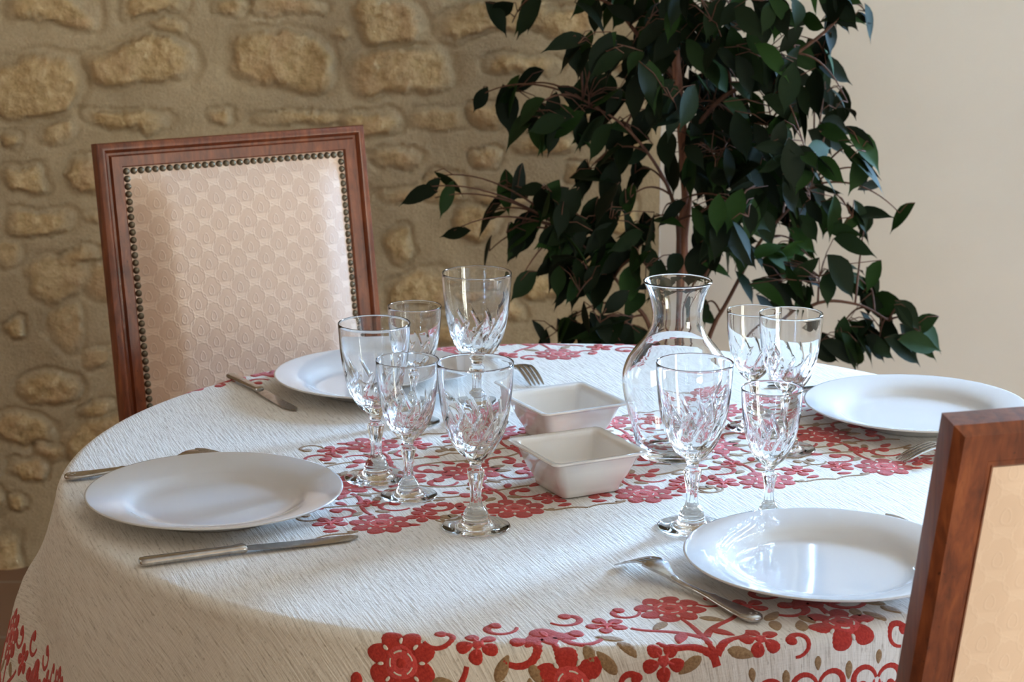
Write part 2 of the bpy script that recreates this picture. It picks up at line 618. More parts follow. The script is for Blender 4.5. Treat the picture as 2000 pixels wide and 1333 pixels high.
def build_stone_wall():
    W, H = 2.9, 2.6
    rnd = random.Random(11)
    stones = [(s, (0.55 if i in FAINT else 1.0)) for i, s in enumerate(STONES)]
    # courses beyond the part that shows
    z = 0.05
    while z < H:
        u = 0.05
        while u < W:
            hw, hh = rnd.uniform(0.04, 0.1), rnd.uniform(0.022, 0.05)
            c = (u + hw, z + rnd.uniform(-0.02, 0.02))
            seen = 0.0 < c[0] < 1.42 and -0.02 < c[1] < 1.19
            hid = 0.55 < c[0] < 1.12 and 0.1 < c[1] < 0.88      # behind the chair
            low = c[0] < 1.15 and c[1] < 0.45
            if not seen or hid or low:
                if all(abs(c[0] - s[0]) > (hw + s[2]) * 0.95 or abs(c[1] - s[1]) > (hh + s[3]) * 0.95 for s, _ in stones):
                    stones.append(((c[0], c[1], hw, hh), rnd.choice([0.6, 1, 1])))
            u += hw * 2 + rnd.uniform(0.02, 0.07)
        z += 0.105
    us = np.concatenate([np.arange(0, 1.46, 0.0042), np.arange(1.46, W + 0.01, 0.012)])
    zs = np.concatenate([np.arange(0, 0.1, 0.012), np.arange(0.1, 1.22, 0.0042), np.arange(1.22, H + 0.01, 0.012)])
    U, Z = np.meshgrid(us, zs)
    wu = U + 0.034 * fbm(U, Z, 3, 22, 5, 0.65) + 0.05 * fbm(U, Z, 9, 9, 2)
    wz = Z + 0.030 * fbm(U, Z, 5, 22, 5, 0.65) + 0.032 * fbm(U, Z, 15, 9, 2)
    bl = fbm(U, Z, 71, 14, 4)
    Hh = 0.007 * fbm(U, Z, 21, 6, 4) + 0.003 * fbm(U, Z, 33, 40, 3)
    Sm = np.zeros_like(U)
    for i, ((cu, cz, hw, hh), k) in enumerate(stones):
        rt = rnd.uniform(-0.13, 0.13)
        x = (wu - cu) * math.cos(rt) + (wz - cz) * math.sin(rt)
        y = -(wu - cu) * math.sin(rt) + (wz - cz) * math.cos(rt)
        ex = rnd.uniform(2.3, 3.6)
        d = (np.abs(x / (hw * 1.04)) ** ex + np.abs(y / (hh * 1.04)) ** ex) ** (1 / ex)
        near = d < 1.9
        if not near.any():
            continue
        e = np.clip(((1.0 - d) * min(hw, hh) + 0.016 * bl) / (0.008 + 0.012 * np.clip(bl * 3 + 0.5, 0, 1)), 0, 1)
        e = e * e * (3 - 2 * e)
        rel = rnd.uniform(0.008, 0.013) * k
        face = rel * 0.8 + 0.040 * k * fbm(U + i, Z - i, 50 + i, 15, 6, 0.66) + rnd.uniform(-0.05, 0.05) * y
        groove = -0.007 * np.exp(-((d - 1.08) / 0.1) ** 2) * k
        Hh = np.where(near, np.maximum(Hh * (1 - e) + (Hh * 0.3 + face) * e, -0.02) + groove, Hh)
        Sm = np.maximum(Sm, np.where(near, e * (0.35 + 0.65 * k), 0))
    az = R_(185)
    ex_, ey_ = math.cos(az), math.sin(az)
    nx_, ny_ = -ey_ * -1.0, ex_            # towards the room
    nx_, ny_ = 0.0872, -0.9962
    X = CORNER[0] + ex_ * U + nx_ * Hh
    Y = CORNER[1] + ey_ * U + ny_ * Hh
    nz, nu = U.shape
    co = np.stack([X, Y, Z], -1).reshape(-1, 3)
    idx = np.arange(nz * nu).reshape(nz, nu)
    f = np.stack([idx[:-1, 1:], idx[:-1, :-1], idx[1:, :-1], idx[1:, 1:]], -1).reshape(-1, 4)
    me = bpy.data.meshes.new('wall_back')
    me.vertices.add(len(co))
    me.vertices.foreach_set('co', co.astype(np.float32).ravel())
    me.loops.add(f.size)
    me.loops.foreach_set('vertex_index', f.astype(np.int32).ravel())
    me.polygons.add(len(f))
    me.polygons.foreach_set('loop_start', (np.arange(len(f)) * 4).astype(np.int32))
    me.polygons.foreach_set('loop_total', np.full(len(f), 4, np.int32))
    me.polygons.foreach_set('use_smooth', np.ones(len(f), bool))
    me.update(calc_edges=True)
    a = me.attributes.new('stone', 'FLOAT', 'POINT')
    a.data.foreach_set('value', Sm.astype(np.float32).ravel())
    me.materials.append(M['stone'])
    o = bpy.data.objects.new('wall_back', me)
    COL.objects.link(o)
    struct(o)


build_stone_wall()
H_ROOM = 2.6
WALL_L = CORNER + np.array([math.cos(R_(185)), math.sin(R_(185))]) * 2.85     # far left end
W_R_LEN = (2.9 - CORNER[0]) / WA_DIR[0]
WALL_R = CORNER + WA_DIR * W_R_LEN                                          # where the white wall meets the right wall


def frame_matrix(o, d, nrm):
    return Matrix(((d[0], nrm[0], 0, o[0]), (d[1], nrm[1], 0, o[1]), (0, 0, 1, 0), (0, 0, 0, 1)))


def wall_with_opening(name, mat, mtx, length, th, a0, a1, z0, z1):
    b = MB()
    b.box((0, 0, 0), (a0, th, H_ROOM), 0, mtx)
    b.box((a1, 0, 0), (length, th, H_ROOM), 0, mtx)
    b.box((a0, 0, 0), (a1, th, z0), 0, mtx)
    b.box((a0, 0, z1), (a1, th, H_ROOM), 0, mtx)
    return struct(b.build(name, mat, None, False))


def casement(name, mtx, a0, a1, z0, z1, off):
    root = struct(empty(name))
    b = MB()
    w = 0.05
    b.box((a0, off, z0), (a0 + w, off + 0.06, z1), 0, mtx)
    b.box((a1 - w, off, z0), (a1, off + 0.06, z1), 0, mtx)
    b.box((a0 + w, off, z0), (a1 - w, off + 0.06, z0 + w), 0, mtx)
    b.box((a0 + w, off, z1 - w), (a1 - w, off + 0.06, z1), 0, mtx)
    c = (a0 + a1) / 2
    b.box((c - 0.03, off, z0 + w), (c + 0.03, off + 0.06, z1 - w), 0, mtx)
    b.build('window_frame', M['paint'], root, False)
    s = MB()
    zm = (z0 + z1) / 2
    s.box((a0 + w, off + 0.02, zm - 0.012), (c - 0.03, off + 0.045, zm + 0.012), 0, mtx)
    s.box((c + 0.03, off + 0.02, zm - 0.012), (a1 - w, off + 0.045, zm + 0.012), 0, mtx)
    s.build('glazing_bar', M['paint'], root, False)
    return root


mA = frame_matrix(CORNER, WA_DIR, WA_OUT)
wall_with_opening('wall_right', M['white_wall'], mA, W_R_LEN, 0.22, WIN_A['u0'], WIN_A['u1'], WIN_A['z0'], WIN_A['z1'])
casement('window_1', mA, WIN_A['u0'], WIN_A['u1'], WIN_A['z0'], WIN_A['z1'], 0.12)
mB = frame_matrix((2.9, -1.3), (0, 1), (1, 0))
wall_with_opening('wall_side', M['room_wall'], mB, float(WALL_R[1]) + 1.3, 0.2, WIN_B['y0'] + 1.3, WIN_B['y1'] + 1.3, WIN_B['z0'], WIN_B['z1'])
casement('door_1', mB, WIN_B['y0'] + 1.3, WIN_B['y1'] + 1.3, WIN_B['z0'], WIN_B['z1'], 0.1)
mC = frame_matrix((WALL_L[0] + 0.02, -1.3), (0, 1), (-1, 0))
wall_with_opening('wall_left', M['room_wall'], mC, float(WALL_L[1]) + 1.4, 0.18, ADDED_WIN['y0'] + 1.3, ADDED_WIN['y1'] + 1.3, ADDED_WIN['z0'], ADDED_WIN['z1'])
casement('added_window', mC, ADDED_WIN['y0'] + 1.3, ADDED_WIN['y1'] + 1.3, ADDED_WIN['z0'], ADDED_WIN['z1'], 0.08)  # invented window round the added highlight light
b = MB()
b.box((WALL_L[0] - 0.15, -1.45, 0), (3.1, -1.3, H_ROOM))
struct(b.build('wall_front', M['room_wall'], None, False))
b = MB()
b.box((WALL_L[0] - 0.15, -1.45, -0.1), (3.1, 4.4, 0))
struct(b.build('floor', M['tiles'], None, False))
b = MB()
b.box((WALL_L[0] - 0.15, -1.45, H_ROOM), (3.1, 4.4, H_ROOM + 0.1))
struct(b.build('ceiling', M['ceiling'], None, False))

# ------------------------------------------------------------------ the table and its cloth
TR, RF = 0.582, 0.014
tab = empty('dining_table', (TC[0], TC[1], 0))
tag(tab, 'round dining table covered by the cream and red floral tablecloth', 'table')
b = MB()
b.lathe([(0, TZ - 0.034), (TR - 0.02, TZ - 0.034), (TR - 0.012, TZ - 0.028), (TR - 0.006, TZ - 0.014), (TR - 0.014, TZ - 0.004), (TR - 0.02, TZ - 0.003), (0, TZ - 0.003)], 96)
b.build('tabletop', M['wood'], tab, True, 40)
b = MB()
b.lathe([(0.40, TZ - 0.11), (0.40, TZ - 0.034), (0.43, TZ - 0.034), (0.43, TZ - 0.11), (0.40, TZ - 0.11)], 64)
b.build('apron', M['wood'], tab, True, 40)
for k in range(4):
    a = R_(20 + 45 + 90 * k)
    b = MB()
    b.lathe([(0, 0), (0.016, 0), (0.018, 0.01), (0.028, 0.55), (0.034, 0.60), (0.034, TZ - 0.034), (0, TZ - 0.034)], 24)
    o = b.build('leg', M['wood'], tab, True, 40)
    o.location = (0.355 * math.cos(a), 0.355 * math.sin(a), 0)

CLOTH_AZ = R_(20)
HS, HT = 0.970, 0.700           # half length and half width of the cloth


def hem(a):
    c, s = abs(math.cos(a)), abs(math.sin(a))
    return ((c / HS) ** 2.7 + (s / HT) ** 2.7) ** (-1 / 2.7)      # rounded corners


FLAT = TR - RF
ARC = RF * PI / 2


def cloth_point(rr, a, lift=0.0):
    """Unfolded polar cloth coordinates (metres from the centre, angle) to a point on the draped cloth."""
    if rr <= FLAT:
        r, z, nr, nz = rr, 0.0, 0.0, 1.0
        fold = 0.0
    elif rr <= FLAT + ARC:
        t = (rr - FLAT) / RF
        r, z, nr, nz = FLAT + RF * math.sin(t), -RF * (1 - math.cos(t)), math.sin(t), math.cos(t)
        fold = 0.0
    else:
        d = rr - FLAT - ARC
        side = 0.5 + 0.5 * math.cos(a - PI)           # the end that spreads over a chair seat
        fl = 0.10 + 0.17 * side ** 6
        g = min(1.0, d / 0.12)
        fold = 0.018 * g * g * (math.sin(5 * a + 0.6) + 0.55 * math.sin(11 * a + 1.9)) * min(1, d / 0.18 + 0.15)
        r, z = TR + d * fl + fold * 1.0, -RF - d * math.sqrt(1 - fl * fl)
        nr, nz = math.sqrt(1 - fl * fl), fl
    r += nr * lift
    z += nz * lift
    A = a + CLOTH_AZ
    return (TC[0] + r * math.cos(A), TC[1] + r * math.sin(A), TZ + z)


def F(s, t, lift=0.0):
    return cloth_point(math.hypot(s, t), math.atan2(t, s), lift)


def build_cloth():
    n = 360
    radii = [0.06, 0.15, 0.25, 0.35, 0.45, 0.52, FLAT - 0.02, FLAT] + [FLAT + ARC * k / 6 for k in range(1, 7)]
    rows = 34
    verts, uv, faces = [F(0, 0)], [(0, 0)], []
    rings = []
    for rr in radii:
        ring = []
        for j in range(n):
            a = 2 * PI * j / n
            ring.append(len(verts))
            verts.append(cloth_point(rr, a))
            uv.append((rr * math.cos(a), rr * math.sin(a)))
        rings.append(ring)
    for k in range(1, rows + 1):
        ring = []
        for j in range(n):
            a = 2 * PI * j / n
            rr = FLAT + ARC + (hem(a) - FLAT - ARC) * k / rows
            ring.append(len(verts))
            verts.append(cloth_point(rr, a))
            uv.append((rr * math.cos(a), rr * math.sin(a)))
        rings.append(ring)
    for j in range(n):
        faces.append((0, rings[0][j], rings[0][(j + 1) % n]))
    for r0, r1 in zip(rings[:-1], rings[1:]):
        for j in range(n):
            j2 = (j + 1) % n
            faces.append((r0[j], r1[j], r1[j2], r0[j2]))
    b = MB()
    b.add(verts, faces)
    o = b.build('tablecloth', [M['cloth']])
    UV = np.array(uv)
    set_uv(o, lambda co: UV[:len(co)])
    md = o.modifiers.new('thickness', 'SOLIDIFY')
    md.thickness = 0.0016
    md.offset = -1
    tag(o, 'cream woven tablecloth with red flower runner and borders draped over the round table', 'tablecloth')
    return o


cloth = build_cloth()

# woven motifs: low chenille pads laid in the cloth's own unfolded coordinates
PAD = MB()
PAD_UV = []
RED, PNK, TAN, CRM = 0, 1, 2, 3
rnd = random.Random(4)


def on_cloth(s, t):
    return math.hypot(s, t) < hem(math.atan2(t, s)) - 0.008


def pad_blob(cs, ct, fn, mi, layer=0, n=18, rings=(0.5, 0.86)):
    if not on_cloth(cs, ct):
        return
    base = 0.00025 * layer
    pts, uvs = [(cs, ct)], None
    hs = [0.0007]
    for q in rings:
        for j in range(n):
            x, y = fn(2 * PI * j / n)
            pts.append((cs + x * q, ct + y * q))
            hs.append(0.0006)
    for j in range(n):
        x, y = fn(2 * PI * j / n)
        pts.append((cs + x, ct + y))
        hs.append(-0.0001 - base)
    fs = [(0, 1 + j, 1 + (j + 1) % n) for j in range(n)]
    for k in range(len(rings)):
        for j in range(n):
            j2 = (j + 1) % n
            fs.append((1 + k * n + j, 1 + (k + 1) * n + j, 1 + (k + 1) * n + j2, 1 + k * n + j2))
    PAD.add([F(p[0], p[1], h + base) for p, h in zip(pts, hs)], fs, mi)
    PAD_UV.extend(pts)


def ell(a, b_, rot, wob=0.06):
    k = rnd.uniform(0, 6)
    c, s = math.cos(rot), math.sin(rot)

    def f(t):
        w = 1 + wob * math.sin(3 * t + k)
        x, y = a * math.cos(t) * w, b_ * math.sin(t) * w
        return x * c - y * s, x * s + y * c
    return f


def leafshape(L, W, rot):
    c, s = math.cos(rot), math.sin(rot)

    def f(t):
        x = L * math.cos(t)
        y = W * math.sin(t) * (1 - 0.25 * math.cos(t)) * (abs(math.sin(t)) ** 0.35)
        return x * c - y * s, x * s + y * c
    return f


def stroke(pts, ws, mi, layer=0):
    """A ribbon along unfolded points with half widths ws."""
    if mi != CRM:
        ws = [w * 1.42 for w in ws]
    base = 0.00025 * layer
    if not all(on_cloth(*p) for p in pts):
        return
    rows = []
    for i, p in enumerate(pts):
        q0, q1 = pts[max(i - 1, 0)], pts[min(i + 1, len(pts) - 1)]
        dx, dy = q1[0] - q0[0], q1[1] - q0[1]
        L = math.hypot(dx, dy) or 1
        nx, ny = -dy / L, dx / L
        rows.append([(p[0] + nx * ws[i] * k, p[1] + ny * ws[i] * k) for k in (-1, -0.6, 0, 0.6, 1)])
    hs = (-0.0001 - base, 0.0005, 0.0006, 0.0005, -0.0001 - base)
    v, fs = [], []
    for r in rows:
        v.extend([F(p[0], p[1], h + base) for p, h in zip(r, hs)])
        PAD_UV.extend(r)
    for i in range(len(rows) - 1):
        for j in range(4):
            fs.append((i * 5 + j, i * 5 + j + 5, i * 5 + j + 6, i * 5 + j + 1))
    fs = [f_[::-1] for f_ in fs]
    fs += [(0, 4, 3, 2, 1)] if False else []
    PAD.add(v, fs, mi)


class Frame:
    """Local motif axes: origin, angle, mirror."""

    def __init__(self, s, t, rot=0.0, mir=1):
        self.s, self.t, self.c, self.n, self.m, self.rot = s, t, math.cos(rot), math.sin(rot), mir, rot

    def __call__(self, x, y):
        x *= self.m
        return self.s + x * self.c - y * self.n, self.t + x * self.n + y * self.c

    def ang(self, a):
        if self.m < 0:
            a = PI - a
        return a + self.rot


def rosette(fr, x, y, R, petals=8):
    s, t = fr(x, y)
    ph = rnd.uniform(0, 1)
    for k in range(petals):
        a = ph + 2 * PI * k / petals
        pad_blob(s + 0.66 * R * math.cos(a), t + 0.66 * R * math.sin(a), ell(0.36 * R, 0.30 * R, a), RED, 0)
    pad_blob(s, t, ell(0.52 * R, 0.52 * R, 0), PNK, 1)
    for k in range(petals):
        a = ph + 2 * PI * (k + 0.5) / petals
        pad_blob(s + 0.60 * R * math.cos(a), t + 0.60 * R * math.sin(a), ell(0.10 * R, 0.055 * R, a), CRM, 2, 8)
    for k in range(5):
        a = ph + 2 * PI * (k + 0.2) / 5
        stroke([(s + 0.33 * R * math.cos(a + q), t + 0.33 * R * math.sin(a + q)) for q in (0, 0.25, 0.5, 0.75)], [0.035 * R] * 4, CRM, 2)
    pad_blob(s, t, ell(0.16 * R, 0.16 * R, 0), RED, 2, 10)


def posy(fr, x, y, R, petals=5):
    s, t = fr(x, y)
    ph = rnd.uniform(0, 2)
    for k in range(petals):
        a = ph + 2 * PI * k / petals
        pad_blob(s + 0.62 * R * math.cos(a), t + 0.62 * R * math.sin(a), ell(0.38 * R, 0.33 * R, a), RED, 0, 14)
        stroke([(s + 0.15 * R * math.cos(a), t + 0.15 * R * math.sin(a)), (s + 0.5 * R * math.cos(a), t + 0.5 * R * math.sin(a))], [0.07 * R, 0.04 * R], PNK, 2)
    pad_blob(s, t, ell(0.26 * R, 0.26 * R, 0), PNK, 1, 12)


def leaf(fr, x, y, L, W, a, mi=TAN):
    s, t = fr(x, y)
    pad_blob(s, t, leafshape(L, W, fr.ang(a)), mi, 0, 14)


def scroll(fr, x, y, R, a0, turn=1, mi=RED, w=0.0022, tail=1.0, blob=0.3):
    """A curl round (x, y) that begins with a tail and ends in a round bud."""
    pts, ws = [], []
    n = 15
    for k in range(n):
        q = k / (n - 1)
        r = R * (1.0 - 0.55 * q)
        a = a0 + turn * (q * 1.35 * PI * tail)
        pts.append(fr(x + r * math.cos(a), y + r * math.sin(a)))
        ws.append(w * (0.55 + 0.75 * q))
    stroke(pts, ws, mi)
    a = a0 + turn * 1.42 * PI * tail
    s, t = fr(x + R * 0.40 * math.cos(a), y + R * 0.40 * math.sin(a))
    pad_blob(s, t, ell(R * blob * 1.35, R * blob * 1.2, fr.ang(a)), mi, 1, 12)


def curve(fr, pts, w0, w1, mi=RED):
    P = [Vector((p[0], p[1])) for p in pts]
    out = []
    n = 12
    for k in range(n + 1):                       # quadratic / cubic Bezier through control polygon
        q = k / n
        L = P[:]
        while len(L) > 1:
            L = [L[i].lerp(L[i + 1], q) for i in range(len(L) - 1)]
        out.append(fr(L[0].x, L[0].y))
    stroke(out, [w0 + (w1 - w0) * k / n for k in range(n + 1)], mi)


def tulip(fr, x, y, R):
    s, t = fr(x, y)
    for a, L in ((PI / 2, 0.62), (PI / 2 - 0.85, 0.8), (PI / 2 + 0.85, 0.8)):
        leaf(fr, x + 0.42 * R * math.cos(a), y + 0.42 * R * math.sin(a), L * R * 0.75, R * 0.30, a, RED)
    pad_blob(*fr(x, y - 0.05 * R), ell(0.42 * R, 0.36 * R, 0), RED, 1, 14)
    pad_blob(*fr(x, y + 0.05 * R), ell(0.12 * R, 0.25 * R, fr.rot), PNK, 2, 10)


def runner():
    P = 0.148
    for k in range(-6, 7):
        s0 = k * P + 0.02
        if abs(s0) > 0.36:
            continue
        for sg in (1, -1):
            sh = 0 if sg < 0 else P / 2
            fr = Frame(s0 + sh, -0.008, 0 if sg > 0 else PI, 1 if k % 2 else -1)
            rosette(fr, 0, 0.142, 0.033)
            posy(fr, 0.049, 0.134, 0.020)
            posy(fr, -0.048, 0.122, 0.020)
            scroll(fr, 0.074, 0.150, 0.017, PI * 1.1, -1, TAN, 0.0016)
            scroll(fr, 0.072, 0.108, 0.019, -0.4, 1, RED, 0.0024)
            scroll(fr, -0.028, 0.092, 0.019, 2.4, -1, RED, 0.0024)
            scroll(fr, 0.030, 0.088, 0.020, 0.8, 1, RED, 0.0024)
            scroll(fr, -0.066, 0.096, 0.015, 0.3, 1, TAN, 0.0018)
            curve(fr, [(-0.074, 0.078), (-0.04, 0.052), (0.03, 0.10), (0.074, 0.074)], 0.0015, 0.0015, TAN)
            curve(fr, [(0, 0.112), (-0.012, 0.08), (0.012, 0.06), (0, 0.034)], 0.0018, 0.0024, RED)
            curve(fr, [(-0.074, 0.165), (-0.05, 0.15), (-0.04, 0.17), (-0.028, 0.155)], 0.0012, 0.0018, TAN)
            for x, y, L, a, mi in ((0.014, 0.104, 0.009, 0.6, TAN), (-0.014, 0.104, 0.009, 2.5, TAN), (0.052, 0.112, 0.010, 1.1, RED),
                                   (-0.054, 0.148, 0.009, 0.2, RED), (0.046, 0.066, 0.010, -0.5, RED), (-0.05, 0.070, 0.010, 0.5, RED),
                                   (0.020, 0.062, 0.009, 2.0, TAN), (-0.02, 0.064, 0.009, 1.1, RED), (0.066, 0.086, 0.008, 0.2, TAN),
                                   (0.032, 0.158, 0.007, 0.4, RED), (-0.034, 0.158, 0.006, 0.4, TAN)):
                leaf(fr, x, y, L, L * 0.52, a, mi)
            posy(fr, 0.008, 0.072, 0.014)
        fr = Frame(s0, -0.008, 0, 1)
        rosette(fr, 0, 0.0, 0.035)
        posy(fr, P / 2, 0.0, 0.024)
        for sg in (1, -1):
            scroll(fr, 0.048, 0.028 * sg, 0.021, PI + 0.3 * sg, -sg, RED, 0.0026)
            scroll(fr, -0.045, 0.026 * sg, 0.019, 0.3 * sg, sg, RED, 0.0026)
            leaf(fr, 0.034, 0.008 * sg, 0.011, 0.0055, 0.3 * sg, TAN)
            leaf(fr, -0.034, 0.010 * sg, 0.011, 0.0055, PI - 0.3 * sg, RED)
            leaf(fr, 0.012, 0.042 * sg, 0.010, 0.005, 0.9 * sg, TAN)
            leaf(fr, -0.014, 0.042 * sg, 0.010, 0.005, PI - 0.9 * sg, RED)
            curve(fr, [(-0.07, 0.03 * sg), (-0.03, 0.07 * sg), (0.03, 0.02 * sg), (0.074, 0.05 * sg)], 0.0016, 0.0016, TAN)


def border(place, half):
    """place(u, w) gives a frame on the edge: u along it, w from the band's inner rim towards the hem."""
    P = 0.262
    k0 = int(half / P) + 1
    for k in range(-k0, k0 + 1):
        u0 = k * P - 0.097
        for mir in (1, -1):
            if abs(u0) > half:
                continue
            fr = place(u0, mir)
            if mir == 1:
                rosette(fr, 0.0, 0.026, 0.033)
                curve(fr, [(0, 0.052), (0.004, 0.08), (-0.004, 0.10), (0, 0.135)], 0.0016, 0.0030, RED)
            # right half, mirrored for the left
            scroll(fr, 0.044, 0.020, 0.016, PI, -1, RED, 0.0022)
            posy(fr, 0.070, 0.044, 0.020)
            posy(fr, 0.046, 0.118, 0.020)
            curve(fr, [(0.002, 0.10), (0.02, 0.07), (0.04, 0.075), (0.052, 0.058)], 0.0030, 0.0018, RED)
            leaf(fr, 0.026, 0.062, 0.013, 0.0055, 0.7, TAN)
            leaf(fr, 0.020, 0.094, 0.014, 0.006, 1.0, RED)
            curve(fr, [(0.002, 0.125), (0.02, 0.10), (0.036, 0.12), (0.044, 0.098)], 0.0030, 0.0020, RED)
            scroll(fr, 0.078, 0.128, 0.014, 1.8, -1, RED, 0.0020)
            leaf(fr, 0.024, 0.128, 0.013, 0.0058, 0.4, TAN)
            leaf(fr, 0.080, 0.074, 0.014, 0.006, -0.7, TAN)
            leaf(fr, 0.072, 0.096, 0.013, 0.006, 1.9, TAN)
            scroll(fr, 0.098, 0.018, 0.017, 0.2, 1, RED, 0.0026)
            scroll(fr, 0.104, 0.062, 0.021, PI * 0.9, -1, RED, 0.0034)
            leaf(fr, 0.094, 0.104, 0.014, 0.006, -1.2, TAN)
            leaf(fr, 0.106, 0.092, 0.012, 0.0055, 1.4, TAN)
        fr = place(u0 + P / 2, 1)
        if abs(u0 + P / 2) < half:
            tulip(fr, 0, 0.044, 0.032)
            curve(fr, [(0, 0.05), (0.003, 0.075), (-0.003, 0.09), (0, 0.10)], 0.002, 0.003, RED)
            rosette(fr, 0, 0.110, 0.034, 6)
    # scroll row near the hem: pairs of arcs that meet like a letter m
    q = 0.0655
    n = int(half / q)
    for k in range(-n, n + 1):
        for mir in (1, -1):
            fr = place(k * q, mir)
            scroll(fr, 0.0168, 0.172, 0.0160, 3.35, 1, RED, 0.0024, 1.0, 0.34)
            for x, a in ((0.004, 1.45), (0.009, 1.2)):
                leaf(fr, x, 0.176 + x * 0.5, 0.008, 0.0018, a, PNK)
        fr = place(k * q, 1)
        leaf(fr, 0, 0.150, 0.007, 0.0035, PI / 2, TAN)
        fr = place((k + 0.5) * q, 1)
        leaf(fr, 0, 0.160, 0.009, 0.004, PI / 2, TAN)


runner()
# long sides: towards -t and +t; ends: towards -s and +s
border(lambda u, m: Frame(u, -0.452, PI, -m), 0.86)
border(lambda u, m: Frame(u, 0.452, 0, m), 0.86)
border(lambda u, m: Frame(-0.722, u, PI / 2, m), 0.46)
border(lambda u, m: Frame(0.722, u, -PI / 2, m), 0.46)
pat = PAD.build('woven_flower_pattern', [M['red'], M['pink'], M['tan'], M['cream']], cloth)
PUV = np.array(PAD_UV)
set_uv(pat, lambda co: PUV)
pat['label'] = 'red, rose and tan woven flowers and scrolls'

# ------------------------------------------------------------------ chairs


def smooth01(x):
    x = np.clip(x, 0, 1)
    return x * x * (3 - 2 * x)


